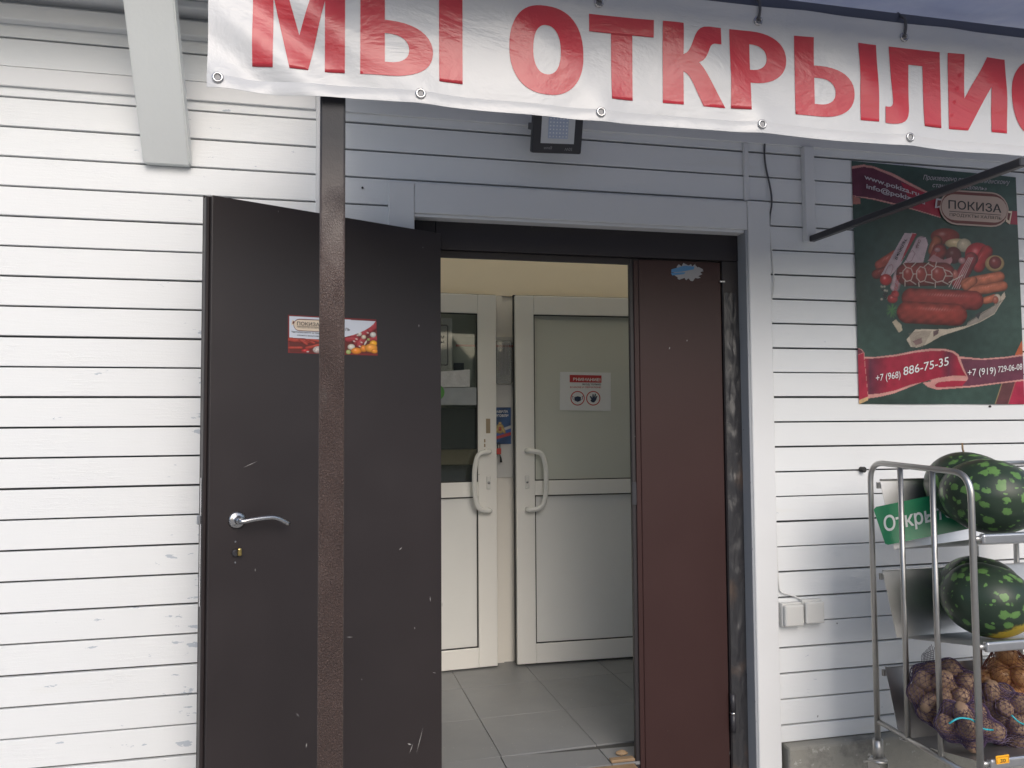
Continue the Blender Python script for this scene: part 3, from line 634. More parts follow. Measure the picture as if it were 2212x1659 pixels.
def pvc_leaf(label, x0, x1, z0, z1, ya, yb, glass_m, left):
    """leaf whose front runs from (x0, ya) to (x1, yb)"""
    t = thing('plastic_door', label, 'door', ((x0+x1)/2, (ya+yb)/2, z0))
    a = math.atan2(yb-ya, x1-x0); W = math.hypot(x1-x0, yb-ya)
    Mx = Matrix.Translation((x0, ya, 0)) @ Matrix.Rotation(a, 4, 'Z'); r = .105; D = .058; zm0, zm1 = .925, 1.005
    B = lambda n, *c, m='pvc', bev=.003: G().box(*c, bev, M=Mx, seg=2).put(n, M[m], t)
    B('stile', 0, r, 0, D, z0, z1); B('stile', W-r, W, 0, D, z0, z1)
    B('rail', r+.0005, W-r-.0005, 0, D, z1-r, z1); B('rail', r+.0005, W-r-.0005, 0, D, z0, z0+r); B('rail', r+.0005, W-r-.0005, .001, D-.001, zm0, zm1)
    for (za, zb) in ((z0+r, zm0), (zm1, z1-r)):
        e = .006
        G().box(r, W-r, .007, .013, za, za+e, M=Mx).box(r, W-r, .007, .013, zb-e, zb, M=Mx).box(r, r+e, .0075, .0135, za+e, zb-e, M=Mx).box(W-r-e, W-r, .0075, .0135, za+e, zb-e, M=Mx).put('gasket', M['gasket'], t)
    G().box(r+.001, W-r-.001, .020, .040, z0+r+.001, zm0-.001, M=Mx).put('lower_panel', M['pvcpanel'], t)
    G().box(r+.001, W-r-.001, .024, .030, zm1+.001, z1-r-.001, M=Mx).put('glass_pane', glass_m, t)
    # thin black seal round the outside of the leaf
    G().box(-.006, -.0005, .028, .050, z0, z1+.006, M=Mx).box(-.006, W+.006, .028, .050, z1+.0005, z1+.0065, M=Mx).box(W+.0005, W+.006, .028, .050, z0, z1, M=Mx).put('seal', M['gasket'], t)
    hx_ = (W-.048) if left else .06; dx = -.070 if left else .074
    pth = arc([Mx @ Vector(p) for p in ((hx_, -.001, 1.172), (hx_, -.045, 1.172), (hx_+dx, -.052, 1.165), (hx_+dx*1.3, -.052, 1.08), (hx_+dx*1.3, -.052, .945), (hx_+dx, -.052, .860), (hx_, -.045, .850), (hx_, -.001, .850))], .035)
    hh = G().tube(pth, .0138, 14).put('handle', M['handle'], t)
    lk = G().box(hx_-.012, hx_+.012, -.006, -.0005, .965, 1.035, .004, M=Mx, seg=2).put('lock_plate', M['handle'], t)
    G().lathe([(.007, 0), (.007, .006), (.003, .007)], Mx @ Vector((hx_, -.0065, 1.0)), (0, -1, 0), 14).put('keyhole', M['nickel'], lk)
    return t, Mx, W
pA = U(1073, 1000, Y=1.315); pB = U(1115, 1000, Y=1.295)
tL, ML, WLf = pvc_leaf('white glazed plastic door with scuffed edge, left of the narrow gap', .10, pA.x, .008, 2.035, 1.262, 1.315, M['glass'], True)
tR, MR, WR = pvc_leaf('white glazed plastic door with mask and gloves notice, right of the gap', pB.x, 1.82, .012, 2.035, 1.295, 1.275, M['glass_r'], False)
G().box(WLf-.06, WLf-.036, -.0012, -.0002, 1.27, 1.35, M=ML).put('scuff', plain('brown_scuff', (.36, .29, .20), .8), tL)
for z in (1.22, 1.195, 1.165): G().box(WLf-.072, WLf-.064, -.0012, -.0002, z, z+.018, M=ML).put('scuff', bpy.data.materials['brown_scuff'], tL)

# notice on the right leaf glass
qn = Q(1300, 1000, 1.58); pn = MR @ Vector((.3, .0225, 1.5)); nn = (MR.to_3x3() @ Vector((0, -1, 0))); pl_n = (pn, nn)
no = thing('warning_notice', 'white notice with red heading and mask and glove symbols on the glass', 'notice', UP(*qn(1645, 895), pn, nn))
flat('paper', [(1485, 770), (1806, 775), (1806, 1018), (1483, 1012)], M['paper'], no, qn, pl_n, .0005)
flat('heading', [(1546, 789), (1747, 793), (1747, 839), (1546, 836)], M['redp'], no, qn, pl_n, .0012)
lettering('letters', 'ВНИМАНИЕ!', M['white'], no, qn, pl_n, (1568, 826), (1740, 829), 18, .03, .002)
lettering('letters', 'ВХОД ТОЛЬКО', M['dark'], no, qn, pl_n, (1627, 854), (1744, 855), 10, .02, .0012)
lettering('letters', 'В МАСКЕ И ПЕРЧАТКАХ!', M['redp'], no, qn, pl_n, (1549, 872), (1744, 873), 10, .02, .0012)
for cx_ in (1596, 1695):
    flat('ring', ell(cx_, 937, 45, 46), M['redp'], no, qn, pl_n, .0012, holes=(ell(cx_, 937, 39, 40),))
flat('symbol', [(1575, 930), (1597, 924), (1618, 930), (1616, 952), (1597, 960), (1577, 952)], M['navy'], no, qn, pl_n, .0012)
flat('symbol', [(1575, 930), (1562, 920), (1566, 944), (1577, 950), (1569, 942), (1566, 926)], M['navy'], no, qn, pl_n, .0012)
flat('symbol', [(1618, 930), (1631, 920), (1627, 944), (1616, 950), (1624, 942), (1627, 926)], M['navy'], no, qn, pl_n, .0012)
flat('symbol', [(1672, 925), (1680, 922), (1688, 934), (1690, 912), (1697, 911), (1700, 930), (1705, 908), (1712, 910), (1709, 932), (1717, 920), (1721, 924), (1712, 950), (1700, 964), (1686, 962), (1676, 950), (1683, 944)], M['navy'], no, qn, pl_n, .0012)
# papers on the left leaf glass
pm = ML @ Vector((.3, .0225, 1.5)); pl_m = (pm, nn)
pp = thing('plastic_file', 'clear plastic file with printed sheet stuck on the left inner door glass', 'plastic file', UP(*qn(765, 600), pm, nn))
flat('file', [(600, 420), (803, 430), (803, 782), (600, 775)], M['film_clear'], pp, qn, pl_m, .0005)
flat('frame_print', [(600, 470), (768, 472), (778, 482), (778, 722), (770, 730), (600, 726)], M['dark'], pp, qn, pl_m, .0012, holes=([(600, 476), (766, 478), (773, 485), (773, 719), (766, 725), (600, 721)],))
lettering('letters', 'РЕЖИМ', M['dark'], pp, qn, pl_m, (640, 560), (752, 560), 18, .01, .0012)
lettering('letters', 'РАБОТЫ', M['dark'], pp, qn, pl_m, (630, 590), (752, 590), 18, .01, .0012)
p2 = thing('paper_sheet', 'white sheets of paper stuck on the left inner door glass', 'paper', UP(*qn(850, 850), pm, nn))
flat('sheet', [(600, 778), (915, 755), (915, 865), (600, 868)], plain('creased_paper', (.55, .56, .57), .45, bumps=((25, 1, .01),), var=.25, vscale=30), p2, qn, pl_m, .0009)
flat('sheet', [(600, 872), (957, 868), (957, 980), (600, 978)], plain('grey_paper', (.30, .33, .35), .5, var=.2, vscale=12), p2, qn, pl_m, .0005)
tag(flat('round_sticker', ell(705, 900, 50, 50), plain('green_sticker', (.08, .30, .06), .5), None, qn, pl_m, .002), 'round green sticker at the left edge of the inner door glass', 'sticker')
# things on the inner wall
ib = thing('notice_board', 'clear information board with red top strip between the inner doors', 'notice board', U(1090, 830, Y=1.38))
x0, x1 = U(985, 708, Y=1.38).x, U(1205, 708, Y=1.38).x
G().box(x0-.02, x1+.03, 1.379, 1.3845, 1.02, 1.81, .001).put('panel', plain('board_panel', (.62, .62, .60), .3), ib)
G().box(x0, x1, 1.374, 1.3787, 1.752, 1.765, .0005).put('red_strip', M['redp'], ib)
for (a0, a1, b0, b1) in ((1.02, 1.13, 1.45, 1.72), (1.02, 1.13, 1.10, 1.41)): G().box(a0, a1, 1.3735, 1.3785, b0, b1, .001).put('pocket', M['paper'], ib)
bl = G().box(U(980, 760, Y=1.37).x, U(1002, 760, Y=1.37).x, 1.370, 1.3735, 1.58, 1.66).put('booklet', M['navy'], ib)
e0 = U(1074, 735, Y=1.36); e1 = U(1108, 830, Y=1.36)
tag(G().box(e0.x-.01, e1.x-.004, 1.335, 1.3735, e1.z, e0.z, .014, seg=3).put('wrapped_lamp', M['film_clear']), 'grey ribbed package in clear film hanging between the inner doors', 'package')
lm = bpy.data.objects['wrapped_lamp']
for i in range(7): G().box(e0.x+.008+i*.008, e0.x+.011+i*.008, 1.331, 1.3345, e1.z+.05, e0.z-.02).put('rib', M['grey'], lm)
k0 = U(1071, 880, Y=1.365); k1 = U(1104, 959, Y=1.365)
bk = thing('rules_booklet', 'blue trade rules booklet with eagle crest and tricolour ribbon', 'booklet', (k0+k1)/2)
def paint_book(k):
    k.c[:] = (.03, .085, .22); w_ = np.sin(k.X*.05+k.Y*.03)*.5+.5; k.c *= (.7+.5*w_)[..., None]
    for i, c in enumerate(((.5, .5, .5), (.05, .12, .4), (.45, .05, .05))): k.line([(1085, 1150+i*18), (1140, 1130+i*20), (1190, 1112+i*22)], 9, c)
    k.blob((1106, 1130), 26, 32, (.50, .36, .13)); k.blob((1106, 1130), 10, 14, (.45, .06, .05)); k.blob((1106, 1095), 10, 8, (.5, .36, .13))
    k.blob((1085, 1140), 10, 24, (.48, .34, .12), .2, .5); k.blob((1128, 1140), 10, 24, (.48, .34, .12), .2, -.5)
sheet('cover', [(k0.x-.02, 1.365, k1.z), (k1.x, 1.365, k1.z), (k1.x, 1.365, k0.z), (k0.x-.02, 1.365, k0.z)], 50, 90, inv(1300, 1000, 1.58), paint_book, bk)
G().box(k0.x-.02, k1.x, 1.3655, 1.3725, k1.z, k0.z).put('pages', M['paper'], bk)
pl_b = (Vector((1, 1.365, 1)), Vector((0, -1, 0)))
lettering('letters', 'ПРАВИЛА', M['white'], bk, qn, pl_b, (1058, 1030), (1156, 1028), 16, .02, .001)
lettering('letters', 'ТОРГОВЛИ', M['white'], bk, qn, pl_b, (1050, 1056), (1158, 1054), 16, .02, .001)
kp = U(1076, 975, Y=1.36)
pk = thing('padlock', 'small red padlock with black key hanging beside the left inner door', 'padlock', kp)
G().box(kp.x-.014, kp.x+.012, 1.33, 1.345, kp.z-.016, kp.z+.018, .003).put('lock_body', plain('red_body', (.5, .05, .04), .4), pk)
G().tube(arc([(kp.x-.008, 1.338, kp.z+.018), (kp.x-.008, 1.338, kp.z+.05), (kp.x+.006, 1.338, kp.z+.05), (kp.x+.006, 1.338, kp.z+.018)], .007), .0025, 8).put('shackle', M['rubber'], pk)
G().tube([(kp.x+.004, 1.338, kp.z-.016), (kp.x+.010, 1.338, kp.z-.035), (kp.x+.012, 1.338, kp.z-.06)], [.0025, .005, .007], 8).put('key', M['rubber'], pk)
# dark and tan bands stand in for the reflection in the left pane
d0 = U(950, 885, Y=1.36); d1 = U(1036, 1070, Y=1.36)
dk = thing('reflection_stand_in', 'dark reflection in the left inner door glass, modelled as bands behind it', 'reflection', (d0.x, 1.36, d1.z))
zz = [d1.z-.06, d1.z+.17, d1.z+.255, d0.z+.01]
for i, mm in enumerate((M['gasket'], plain('tan_reflection', (.30, .235, .17), .8), plain('dark_blue', (.025, .03, .04), .4))):
    G().box(.05, d1.x+.04, 1.345, 1.384, zz[i]+.001, zz[i+1]-.001, .003).put('reflection_band', mm, dk)

# ------------------------------------------------------------------ AWNING
aw = thing('awning', 'lean-to awning over the door with blue-grey sheet on a steel frame', 'awning', (1.4, -.5, 2.5))
bm = bmesh.new(); nx, ny = 90, 18; vs = []
for j in range(ny+1):
    for i in range(nx+1):
        x = -.07+i*(3.85/nx); y = -1.27+j*(1.27/ny)
        vs.append(bm.verts.new((x, y, 2.520+.165*(y+1.27)/1.27+.010*math.sin(x*13)+.008*noise.noise(Vector((x*2, y*3, 0))))))
for j in range(ny):
    for i in range(nx): a = j*(nx+1)+i; f = bm.faces.new((vs[a], vs[a+1], vs[a+nx+2], vs[a+nx+1])); f.smooth = True
me = bpy.data.meshes.new('roof_sheet'); bm.to_mesh(me); bm.free(); link('roof_sheet', me, M['canopy'], aw)
G().box(-.10, 3.75, -.935, -.90, 2.497, 2.532, .003).put('front_bar', M['bar'], aw)
G().box(-.10, 3.75, -1.25, -1.22, 2.475, 2.505, .003).put('front_bar', M['blackm'], aw)
G().box(-.10, 3.75, -.048, -.018, 2.62, 2.65, .003).put('wall_bar', M['blackm'], aw)
bm = bmesh.new()
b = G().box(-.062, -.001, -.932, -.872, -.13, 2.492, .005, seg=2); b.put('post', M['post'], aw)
wb = G().box(1.868, 1.914, -.030, -.0005, 2.072, 2.476, .003).put('wall_plate', M['trim'], aw)
G().box(-.0125, .0125, 0, 1.02, -.0125, .0125, .003, M=Matrix.Translation((1.892, -.030, 2.084)) @ Matrix.Rotation(math.pi, 4, 'Z') @ Matrix.Rotation(R(-.9), 4, 'X')).put('support_arm', M['blackm'], aw)

# ------------------------------------------------------------------ BANNER
BY = -.95
def bw(X, Z):
    """sag and wrinkles of the vinyl"""
    t = (2.492-Z)/.36
    a = .004*math.sin(X*5.1+.6)*(.3+t)+.003*math.sin(X*13.3+Z*9)*t
    for gx in (-.297, .182, .657, 1.123, 1.591, 2.06, 2.53):
        d = X-gx; a += .009*math.exp(-(d/.05)**2)*math.exp(-((Z-2.15)/.05)**2)
        a += .006*math.sin((d*9+(Z-2.15)*14))*math.exp(-((d+(Z-2.15)*.9)/.09)**2)
    a += .016*math.exp(-((X+.15)/.2)**2)*math.sin((X+Z*1.3)*26)*.45
    return -a
def dz(X): return .0015*math.sin(X*6.7+1)+.001*math.sin(X*17)-.004*X
BX0, BX1, BZ0, BZ1 = -.322, 2.80, 2.132, 2.492
bn = thing('banner', 'white vinyl banner with big red letters hanging from the awning front', 'banner', (1.24, BY, BZ0))
bm = bmesh.new(); nx, ny = 520, 60; vs = []
for j in range(ny+1):
    for i in range(nx+1):
        X = BX0+(BX1-BX0)*i/nx; Z = BZ0+(BZ1-BZ0)*j/ny; vs.append(bm.verts.new((X, BY+bw(X, Z), Z+dz(X)*(1-j/ny))))
for j in range(ny):
    for i in range(nx): a = j*(nx+1)+i; f = bm.faces.new((vs[a], vs[a+1], vs[a+nx+2], vs[a+nx+1])); f.smooth = True
me = bpy.data.meshes.new('vinyl_sheet'); bm.to_mesh(me); bm.free(); link('vinyl_sheet', me, M['banner'], bn)
# hem: a doubled strip along the lower edge
bm = bmesh.new(); rows = [(0, -.0014), (.030, -.0014), (.031, -.0003)]; vs = []
for (dzz, dy) in rows:
    for i in range(nx+1):
        X = BX0+(BX1-BX0)*i/nx; Z = BZ0+dzz; vs.append(bm.verts.new((X, BY+bw(X, Z)+dy, Z+dz(X))))
for j in range(2):
    for i in range(nx): a = j*(nx+1)+i; f = bm.faces.new((vs[a], vs[a+1], vs[a+nx+2], vs[a+nx+1])); f.smooth = True
me = bpy.data.meshes.new('hem'); bm.to_mesh(me); bm.free(); link('hem', me, M['banner'], bn)

def bez(p0, p1, p2, p3, n=10): return [tuple((1-t)**3*np.array(p0)+3*t*(1-t)**2*np.array(p1)+3*t*t*(1-t)*np.array(p2)+t**3*np.array(p3)) for t in [k/n for k in range(1, n+1)]]
def bowl(x0, x1, z0, z1, th, st):
    """soft-sign bowl: outer and inner outline joined to a stem"""
    zm = (z0+z1)/2; k = .62; h = (z1-z0)/2; rx = min((x1-x0)*.62, h*1.5)
    o = [(x0, z0), (x1-rx, z0)]+bez((x1-rx, z0), (x1-rx*(1-k), z0), (x1, zm-h*k), (x1, zm))+bez((x1, zm), (x1, zm+h*k), (x1-rx*(1-k), z1), (x1-rx, z1))
    a, b_ = x1-rx-.01, x1-st; ih = h-th; rx2 = b_-a
    i = [(x0+st, z0+th), (a, z0+th)]+bez((a, z0+th), (a+rx2*k, z0+th), (b_, zm-ih*k), (b_, zm))+bez((b_, zm), (b_, zm+ih*k), (a+rx2*k, z1-th), (a, z1-th))+[(x0+st, z1-th)]
    return o, i
def glyph(ch, w_, H=1.0):
    s = .27
    if ch == 'М': return [[(0, 0), (.20*w_*1.1, 0), (.20*w_*1.1, .80), (.40*w_, 0), (.60*w_, 0), (w_*(1-.22), .80), (w_*(1-.22), 0), (w_, 0), (w_, H), (.68*w_, H), (.5*w_, .40), (.32*w_, H), (0, H)]]
    if ch == 'Ь' or ch == 'Ы':
        w1 = w_*(.705 if ch == 'Ы' else 1); o, i = bowl(0, w1, 0, .645, .155, s)
        out = [[p for p in o]+[(s, .645), (s, H), (0, H)], i]
        if ch == 'Ы': out.append([(w_-s, 0), (w_, 0), (w_, H), (w_-s, H)])
        return out
    if ch == 'О':
        def e(rx, rz): return [(w_/2+rx*math.copysign(abs(math.cos(a))**.86, math.cos(a)), .5+rz*math.copysign(abs(math.sin(a))**.86, math.sin(a))) for a in [2*math.pi*k/56 for k in range(56)]]
        return [e(w_/2, .53), e(w_/2-.285, .53-.17-.07)]
    if ch == 'Т': return [[(w_/2-s/2, 0), (w_/2+s/2, 0), (w_/2+s/2, .79), (w_, .79), (w_, H), (0, H), (0, .79), (w_/2-s/2, .79)]]
    if ch == 'К':
        return [[(0, 0), (s, 0), (s, .41)]+bez((s, .41), (.36, .38), (.40, .26), (.47, .12), 6)+[(.53, 0), (w_, 0)]+bez((w_, 0), (w_-.16, .26), (w_-.24, .44), (.47, .535), 8)
                +bez((.47, .535), (.62, .58), (.58, .78), (w_-.13, .79), 8)+[(w_-.04, .79), (w_-.04, H), (w_-.20, H)]+bez((w_-.20, H), (.36, H), (.42, .66), (s, .62), 10)+[(s, H), (0, H)]]
    if ch == 'Р':
        o, i = bowl(0, w_, .345, H, .165, s); o = [(0, 0), (s, 0), (s, .345)]+o[1:]+[(0, H)]; return [o, i]
    if ch == 'Л':
        return [[(0, -.01)]+[(.10, -.02)]+bez((.10, -.02), (.32, -.02), (.37, .08), (.37, .30), 8)+[(.39, .79), (w_-s, .79), (w_-s, 0), (w_, 0), (w_, H), (.10, H)]+[(.12, .30)]+bez((.12, .30), (.12, .20), (.08, .19), (0, .20), 5)]
    if ch == 'И': return [[(0, 0), (.30, 0), (w_-.25, .60), (w_-.25, 0), (w_, 0), (w_, H), (w_-.30, H), (.25, .42), (.25, H), (0, H)]]
    if ch == 'С':
        A = [R(38)+k*(R(322)-R(38))/36 for k in range(37)]
        return [[(w_*.52+w_*.52*math.cos(a), .5+.53*math.sin(a)) for a in A]+[(w_*.58+(w_*.52-.26)*math.cos(a), .5+.33*math.sin(a)) for a in A[::-1]]]
ZT, ZB = 2.418, 2.196
HH = ZT-ZB
def bx(x, y=150): return U(x, y, Y=BY).x
spec = [('М', 544.5, 745, 125), ('Ы', 778, 999, 150), ('О', 1099.6, 1260, 110), ('Т', 1273.6, 1413, 120), ('К', 1432, 1565, 140), ('Р', 1577, 1698, 150), ('Ы', 1716, 1893, 170), ('Л', 1907, 2031, 190), ('И', 2048, 2173, 200)]
spots_ = [(c, bx(a, y), bx(b_, y)) for c, a, b_, y in spec]
xe = spots_[-1][2]; spots_ += [('С', xe+.018, xe+.018+.165), ('Ь', xe+.21, xe+.36)]
for ch, xa, xb in spots_:
    w_ = (xb-xa)/HH; cu = bpy.data.curves.new('t', 'CURVE'); cu.dimensions = '2D'; cu.fill_mode = 'BOTH'
    for pl in glyph(ch, w_):
        sp_ = cu.splines.new('POLY'); sp_.points.add(len(pl)-1); sp_.use_cyclic_u = True
        for k, (x, y) in enumerate(pl): sp_.points[k].co = (xa+x*HH, ZB+y*HH, 0, 1)
    o = bpy.data.objects.new('t', cu); C.objects.link(o); me = bpy.data.meshes.new_from_object(o.evaluated_get(bpy.context.evaluated_depsgraph_get()))
    bpy.data.objects.remove(o); bpy.data.curves.remove(cu); me.materials.clear()
    bm = bmesh.new(); bm.from_mesh(me)
    bmesh.ops.remove_doubles(bm, verts=bm.verts, dist=1e-6)
    for i in range(1, int((xb-xa)/.010)+1):
        bmesh.ops.bisect_plane(bm, geom=list(bm.verts)+list(bm.edges)+list(bm.faces), plane_co=(xa+i*.010, 0, 0), plane_no=(1, 0, 0))
    for i in range(1, 26):
        bmesh.ops.bisect_plane(bm, geom=list(bm.verts)+list(bm.edges)+list(bm.faces), plane_co=(0, ZB-.02+i*.010, 0), plane_no=(0, 1, 0))
    for v in bm.verts:
        X, Z = v.co.x, v.co.y; j = (Z-BZ0)/(BZ1-BZ0); v.co = (X, BY+bw(X, Z)-.0014, Z+dz(X)*(1-j))
    for f in bm.faces: f.smooth = True
    bmesh.ops.recalc_face_normals(bm, faces=bm.faces)
    bm.to_mesh(me); bm.free(); link('letter', me, M['red'], bn)
gp = None
for row, zc in ((0, 2.155), (1, 2.449)):
    for gx in (-.297, .182, .657, 1.123, 1.591, 2.06, 2.53):
        p = Vector((gx, BY+bw(gx, zc)-.0015, zc+(dz(gx) if row == 0 else 0)))
        if gp is None:
            pr = [(.0065, -.004), (.0130, -.001), (.0135, .0005), (.0125, .0028), (.0098, .0036), (.0072, .0025), (.0065, -.004)]
            gp = G().lathe(pr, p, (0, -1, 0), 28); bmesh.ops.delete(gp.bm, geom=[f for f in gp.bm.faces if len(f.verts) > 4], context='FACES')
            gp = gp.put('grommet', M['nickel'], bn); gp0 = p
        else: again(gp, p-gp0)
        q_ = G().lathe([(.0066, 0), (.0066, .0012)], p+Vector((0, .0005, 0)), (0, -1, 0), 16).put('eyelet_hole', M['grey'], bn)
for gx in (.182, .657, 1.123, 1.591, 2.06, 2.53):
    G().tube(arc([(gx, BY-.004, 2.449), (gx+.003, BY-.008, 2.475), (gx+.004, BY-.006, 2.502), (gx+.004, -.925, 2.536)], .01), .004, 8).put('tie_cord', M['cordd'], bn)

# ------------------------------------------------------------------ FLOODLIGHT
fz = thing('floodlight', 'square black LED floodlight with white face under the banner', 'floodlight', (.77, 0, 2.42))
T = Matrix.Translation((.77, -.135, 2.425)) @ Matrix.Rotation(R(24), 4, 'X') @ Matrix.Rotation(R(-2), 4, 'Y')
G().box(-.096, .096, -.014, .022, -.088, .088, .006, M=T, seg=2).put('housing', M['blackm'], fz)
G().box(-.064, .064, -.0155, -.0142, -.052, .074, M=T).put('reflector', plain('reflector', (.62, .64, .66), .35), fz)
G().box(-.038, .038, -.0175, -.0157, -.034, .044, M=T).put('led_plate', plain('led_plate', (.45, .52, .66), .4), fz)
ld = G()
for i in range(6):
    for j in range(6): ld.box(-.033+i*.0125, -.0285+i*.0125, -.0195, -.0177, -.029+j*.0125, -.0245+j*.0125, M=T)
ld.put('led_grid', plain('led', (.85, .87, .9), .3), fz)
G().box(-.072, .072, .023, .040, -.05, .05, .004, M=T).put('driver_box', M['blackm'], fz)
G().box(-.09, -.084, .010, .09, -.01, .014, .001, M=T).box(.084, .090, .010, .09, -.01, .014, .001, M=T).box(-.09, .09, .0905, .096, -.01, .014, .001, M=T).put('bracket', M['blackm'], fz)
for txt, xx in (('50W', .045), ('gauss', -.035)):
    me = text_mesh(txt, 0, 0, 'CENTER')
    for v in me.vertices: v.co = T @ Vector((xx-v.co.x*.015, -.0146, -.066-v.co.y*.015))
    me.materials.clear(); link('letters', me, M['grey'], fz)

# ------------------------------------------------------------------ CABLES AND SOCKETS
def wallpt(x, y, Y=-.008): p = U(x, y, Y=Y); return (p.x, Y, p.z)
pts = [wallpt(1648, 250), wallpt(1652, 300), wallpt(1651, 340), wallpt(1656, 372), wallpt(1663, 400, -.012), wallpt(1667, 425, -.014), wallpt(1667, 445, -.014), wallpt(1663, 465, -.014), wallpt(1662, 486, -.014)]
tag(G().tube(arc(pts, .03, 3), .0038, 8).put('cable', M['cordd']), 'dark cable hanging from the banner down to the door casing', 'cable')
pts = [wallpt(x, y) for x, y in ((1661, 486), (1664, 520), (1671, 590), (1672, 620), (1664, 660), (1667, 760), (1670, 850), (1670, 930), (1671, 1050), (1676, 1150), (1680, 1240), (1684, 1279), (1702, 1284), (1722, 1290), (1738, 1299))]
tag(G().tube(arc(pts, .03, 3), .0032, 8).put('cable', M['cordw']), 'white cable running down beside the casing to the wall sockets', 'cable')
so_ = thing('wall_sockets', 'grey-white double outdoor socket box on the board wall', 'socket', (1.81, 0, .51))
for i, (a, b_) in enumerate(((1.718, 1.808), (1.8095, 1.900))):
    z0, z1 = .505+.006*i, .598+.008*i
    x = G().box(a, b_, -.026, -.0015, z0, z1, .004, seg=2).put('box', M['plast'], so_)
    G().box(a+.004, b_-.002, -.046, -.0265, z0+.003, z1-.006, .007, seg=3).put('cover', M['plast'], x)
tag(G().lathe([(.012, 0), (.012, .02), (.009, .022)], U(1860, 1014, Y=0)+Vector((0, -.0005, 0)), (0, -1, 0), 14).put('plug_cap', M['rubber']), 'small round black cap stuck in a groove left of the rack', 'cap')
tag(G().lathe([(.005, 0), (.005, .006)], U(2137, 878, Y=0)+Vector((0, -.0005, 0)), (0, -1, 0), 12).put('screw', M['rubber']), 'single dark screw in the board just under the poster', 'screw')
tag(G().lathe([(.004, 0), (.004, .004)], U(783, 406, Y=0)+Vector((0, -.0005, 0)), (0, -1, 0), 12).put('nail', M['rubber']), 'dark nail head in the white board right of the post top', 'nail')

